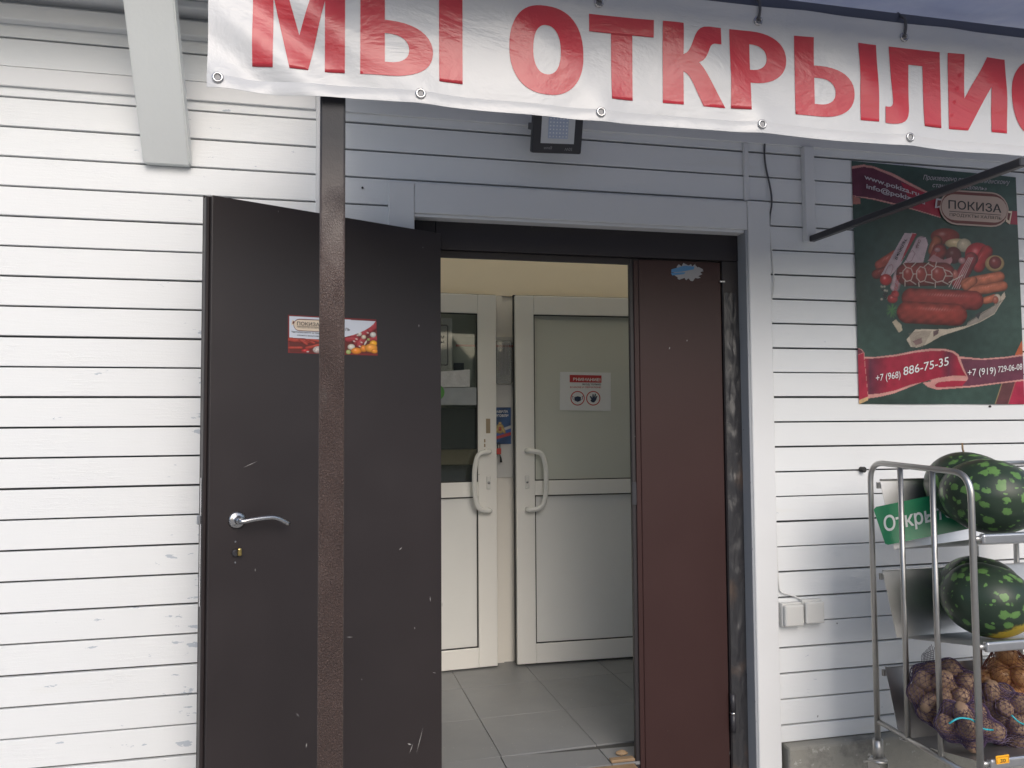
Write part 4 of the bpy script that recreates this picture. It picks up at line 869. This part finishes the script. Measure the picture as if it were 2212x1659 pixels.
# ------------------------------------------------------------------ POSTER
q6 = Q(3350, 580, 2.765); PYY = -.006
pl_p = (Vector((2.5, PYY, 2)), Vector((0, -1, 0)))
po = thing('poster', 'tall dark green halal sausage poster with red ribbons and phone numbers', 'poster', (2.53, PYY, 1.4))
def paint_poster(k):
    X, Y = k.X, k.Y
    k.c[:] = (.040, .072, .060); n = np.sin(X*.004+Y*.003)+np.sin(X*.0023-Y*.005); k.c *= (1+.16*n)[..., None]
    top = np.exp(-(Y/900)**2)*.25; k.c *= (1+top)[..., None]
    RB, PU, PK = (.36, .022, .05), (.125, .028, .055), (.62, .30, .27)
    # upper ribbon
    k.poly([(150, 235), (290, 215), (400, 235), (620, 320), (800, 420), (1010, 525), (1120, 590), (1140, 805), (900, 735), (640, 665), (400, 605), (155, 560)], PK)
    k.poly([(150, 265), (290, 240), (400, 258), (600, 345), (800, 450), (1010, 545), (1120, 610), (1140, 795), (900, 722), (640, 650), (400, 588), (155, 555)], PU)
    k.poly([(700, 415), (1010, 545), (1120, 610), (1140, 795), (840, 706)], RB)
    k.poly([(158, 560), (255, 588), (258, 650), (160, 655)], (.45, .18, .15)); k.poly([(1870, 730), (2000, 730), (2005, 880), (1880, 870)], RB)
    # produce heap, back to front
    k.sausage((470, 1330), (640, 1220), 60, (.48, .09, .06)); k.sausage((430, 1430), (520, 1400), 55, (.25, .04, .03))
    k.blob((1190, 1010), 160, 90, (.27, .045, .035)); k.sausage((1100, 1060), (1060, 1170), 60, (.38, .10, .05)); k.blob((1320, 1090), 130, 55, (.60, .45, .25)); k.blob((1400, 1110), 80, 75, (.58, .48, .34))
    k.blob((1550, 1210), 140, 130, (.46, .02, .03)); k.sausage((1650, 1180), (1560, 1340), 70, (.44, .03, .03))
    k.blob((1740, 1310), 105, 90, (.50, .33, .15)); k.blob((1745, 1300), 70, 70, (.20, .03, .03)); k.blob((1280, 1220), 90, 95, (.14, .02, .02), .3)
    k.sausage((1130, 1170), (1090, 1260), 80, (.36, .045, .04)); k.poly([(1000, 1280), (1060, 1210), (1170, 1270), (1260, 1240), (1270, 1280), (1240, 1330)], (.48, .22, .23))
    def wrapper(a, b_, r): k.sausage(a, b_, r, (.60, .43, .46), .2)
    k.poly([(740, 975), (865, 975), (700, 1320), (560, 1480), (480, 1440), (560, 1300)], (.56, .42, .45)); k.poly([(830, 975), (875, 985), (720, 1270), (700, 1290)], (.42, .03, .05))
    wrapper((930, 1080), (850, 1250), 72); k.poly([(880, 1040), (975, 1020), (1000, 1100), (940, 1330), (720, 1330), (780, 1230)], (.60, .44, .47)); wrapper((680, 1430), (640, 1570), 55)
    k.line([(600, 1320), (560, 1340), (520, 1430), (545, 1450), (590, 1430), (618, 1350)], 2, (.25, .05, .06), True); k.line([(830, 1165), (790, 1200), (760, 1270), (785, 1295), (820, 1280), (858, 1200)], 2, (.25, .05, .06), True)
    k.blob((1105, 1160), 34, 26, (.45, .2, .2)); k.blob((535, 1490), 68, 64, (.48, .03, .03), 1); k.sausage((1480, 1260), (1330, 1520), 75, (.34, .04, .045)); k.blob((1375, 1280), 40, 36, (.48, .22, .22))
    for o_ in (0, 16, 32, 48): k.line([(1450+o_, 1245), (1265+o_*1.6, 1590)], 2.5, (.66, .6, .58))
    # frankfurters
    for a, b_, r in (((1420, 1530), (1790, 1460), 62), ((1480, 1620), (1830, 1560), 55), ((1640, 1720), (1740, 1690), 42), ((1420, 1560), (1500, 1500), 50)): k.sausage(a, b_, r, (.58, .17, .09), .7)
    # netted ham
    k.sausage((780, 1430), (1170, 1430), 130, (.30, .035, .03), .4)
    for cx_ in (790, 920, 1110): k.blob((cx_, 1425), 80, 95, (.36, .05, .04), .7)
    T_ = (.66, .55, .48)
    for (cx_, rx, ry) in ((780, 60, 80), (930, 58, 88), (1115, 82, 90)): k.line(ell(cx_, 1430, rx, ry, 7), 4, T_, True)
    for a, b_ in (((840, 1425), (872, 1425)), ((985, 1435), (1035, 1435)), ((690, 1415), (722, 1415)), ((760, 1350), (730, 1310)), ((820, 1350), (870, 1300)), ((960, 1345), (1010, 1300)), ((1060, 1345), (1000, 1310)), ((750, 1500), (750, 1560)), ((810, 1500), (870, 1540)), ((900, 1520), (905, 1565)), ((970, 1510), (1060, 1530)), ((1080, 1520), (1080, 1575)), ((1160, 1510), (1220, 1540)), ((1190, 1450), (1290, 1450)), ((1180, 1380), (1240, 1400)), ((1080, 1345), (1095, 1295)), ((1240, 1400), (1290, 1460)), ((1290, 1460), (1230, 1570))): k.line([a, b_], 4, T_)
    k.blob((1300, 1440), 30, 60, (.45, .13, .10)); k.line([(1230, 1520), (1330, 1470), (1380, 1440)], 5, T_)
    # lettuce, basket weave, front sausages
    k.blob((610, 1700), 60, 50, (.38, .04, .04)); k.blob((640, 1650), 45, 40, (.45, .06, .06))
    for i in range(26): a = i*.8; k.line([(600, 1830), (600+math.cos(a)*(40+35*rng.random()), 1830+math.sin(a)*(50+40*rng.random()))], 4, (.05+.04*rng.random(), .13+.07*rng.random(), .06))
    for i in range(14): k.blob((480+rng.random()*70, 1560+rng.random()*160), 10+rng.random()*8, 14, (.35, .32, .26) if i % 2 else (.03, .03, .03))
    k.poly([(605, 1955), (650, 1930), (710, 1990), (720, 2050), (680, 2075)], (.52, .44, .32)); 
    k.poly([(765, 2150), (860, 2040), (1000, 2035), (1200, 2040), (1420, 2000), (1620, 1840), (1730, 1780), (1850, 1620), (1862, 1680), (1800, 1770), (1740, 1870), (1580, 1960), (1400, 2030), (1150, 2110), (980, 2210), (880, 2240), (810, 2230)], (.55, .47, .37))
    k.poly([(1620, 1850), (1730, 1790), (1800, 1750), (1740, 1860), (1560, 1960), (1420, 2010), (1440, 1960)], (.32, .28, .24))
    for i in range(17): y = 2062+i*10; k.line([(790+i*3, y+24), (880, y+3), (1040-i*6, y-4+i*1.2)], 2.2, (.17, .13, .11))
    for i in range(22): x = 1440+i*17; k.line([(x, 1975-i*11), (x+32, 1925-i*10)], 2, (.10, .085, .07))
    k.poly([(1060, 2060), (1120, 2040), (1110, 2090), (1060, 2120)], (.16, .10, .10)); k.poly([(1520, 1880), (1600, 1830), (1560, 1930)], (.05, .05, .05)); k.poly([(830, 2170), (930, 2130), (940, 2190), (870, 2215)], (.24, .15, .14))
    k.blob((1770, 1700), 44, 52, (.62, .52, .42)); k.blob((1752, 1712), 34, 44, (.42, .12, .08))
    k.sausage((820, 1690), (1510, 1720), 108, (.34, .045, .035), 1.1); k.sausage((780, 1850), (1310, 1880), 122, (.37, .05, .035), 1.1)
    # lower ribbons (y = crop 7 + 1438)
    o7 = 1438; P7 = lambda pts: [(x, y+o7) for x, y in pts]
    k.poly(P7([(2040, 720), (1960, 890), (2060, 880)]), (.5, .12, .05)); k.poly(P7([(1810, 1200), (2060, 1150), (2075, 1440), (1735, 1430)]), (.13, .05, .055)); k.poly(P7([(1960, 1180), (2060, 1150), (2075, 1440), (1880, 1440)]), (.40, .03, .07)); k.line(P7([(1815, 1205), (1740, 1425)]), 4, (.35, .27, .14)); k.line(P7([(1965, 1190), (1885, 1425)]), 3, (.35, .2, .14))
    k.poly(P7([(1340, 900), (1600, 925), (1850, 905), (2060, 875), (2070, 1170), (1800, 1200), (1500, 1240), (1100, 1268), (1000, 1240), (940, 1190), (1380, 1120)]), PK)
    k.poly(P7([(1360, 925), (1600, 940), (1850, 922), (2060, 895), (2070, 1150), (1800, 1185), (1500, 1222), (1200, 1240), (1090, 1240), (1075, 1215), (1120, 1185), (1440, 1160)]), (.155, .045, .075))
    k.poly(P7([(1075, 1215), (1120, 1185), (1260, 1170), (1430, 1165), (1380, 1230), (1200, 1240), (1090, 1240)]), (.40, .03, .06))
    k.poly(P7([(205, 805), (265, 820), (295, 860), (300, 905), (420, 905), (640, 880), (860, 835), (1040, 812), (1180, 815), (1280, 840), (1340, 880), (1360, 940), (1400, 1040), (1450, 1140), (1430, 1168), (1250, 1165), (1100, 1185), (1000, 1160), (800, 1240), (620, 1310), (480, 1345), (345, 1365), (340, 1385), (225, 1435)]), PK)
    k.poly(P7([(300, 925), (420, 922), (640, 900), (860, 858), (1040, 838), (1180, 838), (1270, 858), (1325, 900), (1345, 960), (1390, 1060), (1425, 1118), (1300, 1110), (1100, 1140), (960, 1180), (800, 1215), (640, 1275), (480, 1310), (340, 1322)]), RB)
    a = np.clip((X-300)/60, 0, 1)*np.clip((560-X)/200, 0, 1)+np.clip(1-np.abs(X-1230)/110, 0, 1)*.9
    inr = ((Y > o7+838) & (Y < o7+1322) & (k.c[..., 0] > .3) & (k.c[..., 1] < .03) & (X > 298) & (X < 1400)); k.over(np.where(inr, a, 0), (.125, .03, .055))
    k.poly(P7([(212, 890), (288, 860), (340, 1345), (222, 1388)]), (.40, .03, .06)); k.poly(P7([(215, 815), (262, 828), (285, 855), (215, 885)]), (.15, .03, .05)); k.poly(P7([(222, 1390), (342, 1345), (345, 1380), (230, 1440)]), (.62, .42, .22))
    g_ = rng.random((60, 48)); yy = np.clip((Y/2900*58), 0, 57.9); xx = np.clip((X/2200*46), 0, 45.9); y0 = yy.astype(int); x0_ = xx.astype(int); fy = yy-y0; fx = xx-x0_
    nn = (g_[y0, x0_]*(1-fy)*(1-fx)+g_[y0+1, x0_]*fy*(1-fx)+g_[y0, x0_+1]*(1-fy)*fx+g_[y0+1, x0_+1]*fy*fx)
    k.c *= (.68+.30*nn+.16*rng.random(X.shape))[..., None]
crn = [(U(1854, 872, Y=PYY).x, PYY, 1.3985), (U(2213, 873, Y=PYY).x, PYY, 1.3955), (U(2193, 385, Y=PYY).x+.004, PYY, 2.416), (U(1840, 347, Y=PYY).x, PYY, 2.437)]
crn[0] = (2.112, PYY, 1.399); crn[1] = (2.944, PYY, 1.396)
sheet('poster_print', crn, 330, 420, inv(3350, 580, 2.765), paint_poster, po, wave=lambda P: .0022*np.sin(P[:, 0]*14)*np.sin(P[:, 2]*6))
L6 = lambda txt, m, a, b_, h, bold=.0, lift=.004, **k: lettering('letters', txt, M[m], po, q6, pl_p, a, b_, h, bold, lift, **k)
L6('www.pokiza.ru', 'pale', (290, 375), (895, 570), 52, .02); L6('info@pokiza.ru', 'pale', (312, 480), (960, 660), 52, .02)
L6('Произведено по мусульманскому', 'pale', (940, 385), (1890, 440), 52, 0, slant=.25); L6('стандарту «Халяль»', 'pale', (1040, 468), (1640, 505), 46, 0, slant=.25)
flat('logo', [(1085, 590), (1150, 600), (1135, 690), (1070, 700)], M['pale'], po, q6, pl_p, .0035); flat('logo', [(1870, 730), (1925, 735), (1900, 880), (1855, 850)], M['cream_print'], po, q6, pl_p, .0035)
flat('logo', [(1098, 612), (1140, 618), (1128, 672), (1092, 685)], M['brownp'], po, q6, pl_p, .0042); flat('logo', [(1878, 752), (1908, 756), (1890, 840), (1868, 825)], M['brownp'], po, q6, pl_p, .0042)
lg = (.36, .27, .23); M['logo_cream'] = plain('logo_cream', (.48, .36, .31), .5)
flat('logo', pill(1120, 490, 1885, 875, sk=.06), M['logo_cream'], po, q6, pl_p, .0040); flat('logo', pill(1135, 508, 1870, 858, sk=.06), M['brownp'], po, q6, pl_p, .0046); flat('logo', pill(1140, 540, 1866, 826, sk=.06), M['logo_cream'], po, q6, pl_p, .0052)
L6('ПОКИЗА', 'dark', (1215, 705), (1800, 752), 92, .012, .006); flat('rule', [(1225, 733), (1795, 776), (1795, 782), (1225, 739)], M['dark'], po, q6, pl_p, .006)
L6('ПРОДУКТЫ ХАЛЯЛЬ', 'dark', (1228, 790), (1800, 830), 34, 0, .006)
o7 = 1438
L6('+7 (968) ', 'white', (418, 1178+o7), (690, 1135+o7), 78, .004); L6('886-75-35', 'white', (722, 1112+o7), (1222, 995+o7), 96, .006)
L6('+7 (919)', 'white', (1432, 1118+o7), (1742, 1092+o7), 78, .004); L6('729-06-08', 'white', (1768, 1078+o7), (2035, 1045+o7), 70, .004)
def vt(txt, m, a, b_, h, bold=.01):      # writing that runs along a sausage wrapper
    a, b_ = np.array(a, float), np.array(b_, float); d = (b_-a)/np.linalg.norm(b_-a); L6(txt, m, a, b_, h, bold, shear_up=(d[1], -d[0]))
vt('ТЕЛЯЧЬЯ', 'dark', (735, 1035), (625, 1260), 30); vt('СКАЯ', 'brownp', (890, 1045), (855, 1135), 30); vt('ДОКТОРСКАЯ', 'redp', (650, 1440), (612, 1640), 34)
for (x, y) in ((118, 0),): pass

# ------------------------------------------------------------------ RACK
RX, YB, YF = 1.932, -.30, -.775; RX2 = 2.74
rk = thing('wire_rack', 'stainless steel wheeled produce rack with three trays by the right wall', 'rack', ((RX+RX2)/2, -.54, -.13))
def side(X):
    zt, zb = 1.175, .220
    G().tube(arc([(X, YB, zb-.07), (X, YB, zt), (X, YF, zt-.012), (X, YF, zb-.12)], .075, 8), .0103, 16).put('side_frame', M['steel'], rk)
    for yy in (-.460, -.613): G().tube([(X, yy, zb+.0), (X, yy, zt-.012)], .0094, 12).put('side_bar', M['steel'], rk)
    G().tube([(X, YB-.012, zb), (X, YF+.012, zb-.008)], .0094, 12).put('side_rail', M['steel'], rk)
side(RX); side(RX2)
G().tube([(2.574, YB, 1.14), (2.574, YB, .16)], .0100, 12).put('rear_bar', M['steel'], rk)
G().tube([(RX+.35, YB, 1.160), (RX2, YB, 1.160)], .009, 10).put('rear_rail', M['steel'], rk)
G().tube([(2.335, YB-.06, 1.00), (2.335, YB-.06, .16)], .007, 10).put('rear_bar', M['steel'], rk)
def tray(zt, zb, zf, yb_=-.392):
    """folded sheet: leaning back plate, floor rising to the front lip"""
    x0, x1 = RX+.020, RX2-.020; t = .0018
    pr = [(-.322, zt), (-.330, zt), (yb_, zb), (-.770, zf), (-.770, zf+.002), (yb_+.003-.001, zb+.0035), (-.322, zt-.006)]
    pr = [(-.325, zt+.001), (-.338, zt+.001), (-.338, zt-.003), (-.328, zt-.003), (yb_, zb), (-.768, zf), (-.768, zf+t), (yb_+.001, zb+t+.001)]
    o = G().prism([(-.3245, zt), (-.3375, zt), (-.3375, zt-.002), (-.3265, zt-.002), (yb_-.0012, zb+t), (-.768, zf+t), (-.768, zf), (yb_, zb)], x0, x1).put('tray', M['tray'], rk)
    G().box(x0+.006, x1-.006, -.790, -.7685, zf-.014, zf+.018, .007, seg=3).put('front_lip', M['lip'], rk)
    for xx in (x0-.010,): G().tube([(xx-.008, -.775, zf+.002), (x0+.014, -.775, zf+.002)], .009, 10).put('lip_pin', M['steel'], rk)
    G().box(RX+.010, x0+.004, -.328, -.318, zt-.035, zt-.012, .001).put('tray_tab', M['steel'], rk)
tray(1.112, .862, .955); tray(.776, .547, .620); tray(.424, .185, .262)
for yy, X in ((YB, RX), (YF, RX), (YB, RX2), (YF, RX2)):
    st_ = G().tube([(X, yy, .085), (X, yy, .152)], .018, 16); st_.lathe([(.030, 0), (.032, .006), (.026, .012)], (X, yy, .073), (0, 0, 1), 20)
    cs = st_.put('caster', M['steel'], rk)
    G().prism([(yy-.030, .072), (yy+.034, .072), (yy+.026, -.095), (yy+.004, -.095)], X-.020, X-.017).prism([(yy-.030, .072), (yy+.034, .072), (yy+.026, -.095), (yy+.004, -.095)], X+.017, X+.020).put('fork', M['steel'], cs)
    G().lathe([(.010, -.011), (.040, -.011), (.045, -.006), (.045, .006), (.040, .011), (.010, .011)], (X, yy+.015, -.085), (1, 0, 0), 24).put('wheel', M['rubber'], cs)
    G().box(X-.075, X+.020, yy-.020, yy-.014, .083, .089, .001).put('brake_lever', M['steel'], cs)
# price tag on the bottom lip
pt0 = U(2165, 1640, Y=-.792)
pg = thing('price_tag', 'small orange price tag with 30 on the lowest tray lip', 'price tag', pt0)
qr5 = Q(3350, 2200, 1.902); pl_t = (Vector((pt0.x, -.7915, pt0.z)), Vector((0, -1, 0)))
flat('tag_paper', [(1202, 1568), (1303, 1553), (1307, 1618), (1210, 1632)], M['orange'], pg, qr5, pl_t, .0005)
flat('tag_border', [(1209, 1580), (1300, 1566), (1302, 1611), (1213, 1624)], plain('tag_edge', (.55, .14, .02), .5), pg, qr5, pl_t, .0009, holes=([(1213, 1583), (1297, 1570), (1299, 1608), (1217, 1620)],))
lettering('letters', '30', M['dark'], pg, qr5, pl_t, (1236, 1616), (1278, 1611), 26, .004, .0014)
# green sign
sp0 = Vector((1.950, -.402, .97)); sn = Vector((-.30, -.95, .08)).normalized(); pl_s = (sp0, sn); qs = Q(3350, 1700, 2.765)
sg = thing('open_sign', 'green plastic sign with white lettering wedged behind the top watermelon', 'sign', UP(*qs(700, 1050), sp0, sn))
crnr = [(400, 935), (430, 905), (1420, 700), (1440, 720), (1540, 1130), (1420, 1155), (560, 1325), (530, 1315)]
def slab(name, pts, mat, parent, q, plane, th):
    p, nr = Vector(plane[0]), Vector(plane[1]).normalized(); nr = nr if nr.dot(CAM-p) > 0 else -nr
    W3 = [UP(*q(*c), p, nr) for c in pts]; bm = bmesh.new(); A = [bm.verts.new(v) for v in W3]; B_ = [bm.verts.new(v-nr*th) for v in W3]
    bm.faces.new(A); bm.faces.new(B_[::-1])
    for i in range(len(A)): bm.faces.new((A[i], B_[i], B_[(i+1) % len(A)], A[(i+1) % len(A)]))
    bmesh.ops.recalc_face_normals(bm, faces=bm.faces); me = bpy.data.meshes.new(name); bm.to_mesh(me); bm.free(); return link(name, me, mat, parent)
slab('sign_plate', crnr, M['greenp'], sg, qs, pl_s, .003)
lettering('letters', 'Открыто', M['signw'], sg, qs, pl_s, (520, 1178), (1290, 1010), 165, .018, .0008, shear_up=(-.12, -1))

# watermelons
def melon(loc, rx, rz, mat, label, rot, stem=False, seed=0):
    bm = bmesh.new(); bmesh.ops.create_uvsphere(bm, u_segments=64, v_segments=40, radius=1)
    for v in bm.verts:
        n = v.co.copy(); v.co = Vector((n.x*rx, n.y*rx*.95, n.z*rz))*(1+.018*noise.noise(n*1.7+Vector((seed, 0, 0))))
        if n.z > .97: v.co.z -= .006*(n.z-.97)/.03
    bm.transform(Matrix.Translation(loc) @ rot)
    for f in bm.faces: f.smooth = True
    me = bpy.data.meshes.new('rind'); bm.to_mesh(me); bm.free()
    t = thing('watermelon', label, 'watermelon', loc, 'watermelons on the rack'); r_ = link('rind', me, mat, t, origin=loc)
    if stem:
        b0 = Vector(loc)+Vector((.005, .03, rz*.96)); G().tube(arc([b0, b0+Vector((-.004, 0, .02)), b0+Vector((-.010, 0, .045))], .01), [.004]*2+[.003]*7, 8, ).put('stem', M['wood'], t) if False else G().tube([b0, b0+Vector((-.006, 0, .018)), b0+Vector((-.007, 0, .040))], .0032, 8).put('stem', M['wood'], t)
    return t
I3 = Matrix.Rotation(R(12), 4, 'Y')
mA = U(2138, 1072, Y=-.60); mB = U(2132, 1296, Y=-.60)
melon(tuple(mA), .158, .128, melon_mat('melon_rind_a', 1.3), 'large spotted green watermelon at the front of the top tray', Matrix.Rotation(R(10), 4, 'Y'), seed=1)
mC = U(2118, 1062, Y=-.50); melon(tuple(mC+Vector((-.022, .02, .010))), .155, .128, melon_mat('melon_rind_b', 4.1), 'dark watermelon with dry stem, behind the front one on the top tray', Matrix.Rotation(R(20), 4, 'Y'), True, seed=5)
melon(tuple(mB), .146, .124, melon_mat('melon_rind_c', 7.7, True), 'watermelon with yellow ground spot at the front of the middle tray', Matrix.Rotation(R(14), 4, 'Y'), seed=9)
mD = U(2128, 1282, Y=-.50); melon(tuple(mD+Vector((.0, .02, .006))), .140, .122, melon_mat('melon_rind_d', 2.9), 'darker watermelon behind the yellow-spotted one on the middle tray', I3, seed=13)

# bags of potatoes and onions
def lump(seed, r, el):
    bm = bmesh.new(); bmesh.ops.create_icosphere(bm, subdivisions=3, radius=1)
    for v in bm.verts: v.co = Vector((v.co.x*el, v.co.y, v.co.z*.9))*r*(1+.10*noise.noise(v.co*1.4+Vector((seed*3.1, 0, 0)))*1.6+.05*noise.noise(v.co*4+Vector((0, seed, 0))))
    for f in bm.faces: f.smooth = True
    me = bpy.data.meshes.new('potato'); bm.to_mesh(me); bm.free(); return me
LM = [lump(i, 1, 1.0+.28*(i % 3)/2) for i in range(6)]
ON = [lump(20+i, 1, 1.0) for i in range(4)]
for m_ in LM: m_.materials.append(M['potato'])
for m_ in ON: m_.materials.append(M['onion'])
def bag(label, centre, half, name, nm, r, shapes, net, tilt=0, tie=None, tail=None, seed=0):
    rr = random.Random(seed); c = Vector(centre); t = thing(name, label, 'bag', (c.x, c.y, c.z-half[2]), 'net bags on the lowest tray')
    Rt = Matrix.Rotation(tilt, 3, 'Y'); pos = []
    tries = 0
    while len(pos) < 90 and tries < 4000:
        tries += 1; p = Vector((rr.uniform(-1, 1), rr.uniform(-1, 1), rr.uniform(-1, 1)))
        if p.length > 1 or p.length < .35: continue
        p = Vector((p.x*(half[0]-r*.8), p.y*(half[1]-r*.8), p.z*(half[2]-r*.8)))
        if all((p-o_).length > r*1.5 for o_, _ in pos): pos.append((p, r*rr.uniform(.86, 1.14)))
    pos.append((Vector((0, 0, 0)), min(half)*.62))
    for i, (p, rad) in enumerate(pos):
        w3 = c+Rt @ p; o = bpy.data.objects.new(nm, shapes[i % len(shapes)]); C.objects.link(o); o.parent = t; o.location = w3-WL[t]
        o.scale = (rad,)*3; o.rotation_euler = (rr.uniform(0, 6), rr.uniform(0, 6), rr.uniform(0, 6))
    bm = bmesh.new(); bmesh.ops.create_icosphere(bm, subdivisions=4, radius=1); out = []
    P = np.array([tuple(p) for p, _ in pos]); rad = np.array([q_ for _, q_ in pos])
    R0 = {}
    for v in bm.verts:
        d = np.array(v.co.normalized()); b_ = P @ d; disc = b_**2-(P**2).sum(1)+(rad*1.12)**2
        tt = np.where(disc > 0, b_+np.sqrt(np.maximum(disc, 0)), 0); R0[v] = max(tt.max(), .3*min(half))
    for _ in range(4):
        N = {v: (R0[v]+sum(R0[e.other_vert(v)] for e in v.link_edges)/len(v.link_edges))/2 for v in R0}
        R0 = {v: max(N[v], R0[v]*.993) for v in R0}
    for v in bm.verts:
        d = v.co.normalized(); v.co = c+Rt @ (d*(R0[v]+.003+.0015*noise.noise(d*9)))
        if tail and d.z > .93: v.co += Vector(tail)*((d.z-.93)/.07)**1.5
    bm.verts.ensure_lookup_table()
    me = bpy.data.meshes.new('net'); bm.to_mesh(me); bm.free(); o = link('net', me, net, t)
    w_ = o.modifiers.new('w', 'WIREFRAME'); w_.thickness = .0024; w_.use_even_offset = False
    if tie:
        pts = [Vector(p) for p in tie]; G().tube(arc(pts, .02, 5), .0028, 6).put('tie_string', M['cyan'], t)
    return t
def at(x, y, Y): return tuple(U(x, y, Y=Y))
bag('purple net bag of potatoes with a tufted top, nearest the left bars', at(2040, 1500, -.52), (.125, .12, .120), 'potato_bag', 'potato', .031, LM, M['netp'], tilt=R(24), seed=1)
bag('slumped purple net bag of potatoes tied with cyan string, on the tray front', at(2088, 1565, -.66), (.120, .085, .070), 'potato_bag', 'potato', .030, LM, M['netp'], tilt=R(10), seed=2,
    tie=(at(2050, 1563, -.757), at(2070, 1550, -.765), at(2100, 1553, -.765), at(2122, 1575, -.76), at(2145, 1577, -.75)))
bag('net bag of potatoes leaning against the onions, beside the right end', at(2165, 1540, -.60), (.12, .09, .105), 'potato_bag', 'potato', .032, LM, M['netp'], tilt=R(38), seed=3,
    tie=(at(2185, 1545, -.705), at(2200, 1560, -.71), at(2215, 1566, -.70)))
bag('net bag of golden onions at the back right of the lowest tray', at(2185, 1475, -.47), (.125, .11, .135), 'onion_bag', 'onion', .034, ON, M['netr'], seed=4)
bag('net bag of golden onions beyond the leaning potato bag', at(2290, 1540, -.58), (.12, .11, .11), 'onion_bag', 'onion', .034, ON, M['netr'], seed=5)
# frayed top of the first bag
tf = G()
b0 = Vector(at(2005, 1428, -.52))
for i in range(9):
    for j in range(1):
        a = b0+Vector((-.025+.006*i, 0, -.004)); tip = Vector(at(1993+i*3.2, 1392+abs(i-6)*3.2, -.52)); tf.tube([a, (a+tip)/2+Vector((-.004, 0, .004)), tip], .0009, 5)
for j in range(5):
    t_ = .2+j*.17; tf.tube([b0+Vector((-.025+.004*j, 0, 0))*(1-t_)+(Vector(at(1993, 1412, -.52))-b0)*t_, b0+Vector((.025, 0, 0))*(1-t_)+(Vector(at(2018, 1400, -.52))-b0)*t_], .0009, 5)
hb = [o for o in bpy.data.objects if o.name == 'potato_bag'][0]
tf.put('net_tuft', M['netd'], hb)
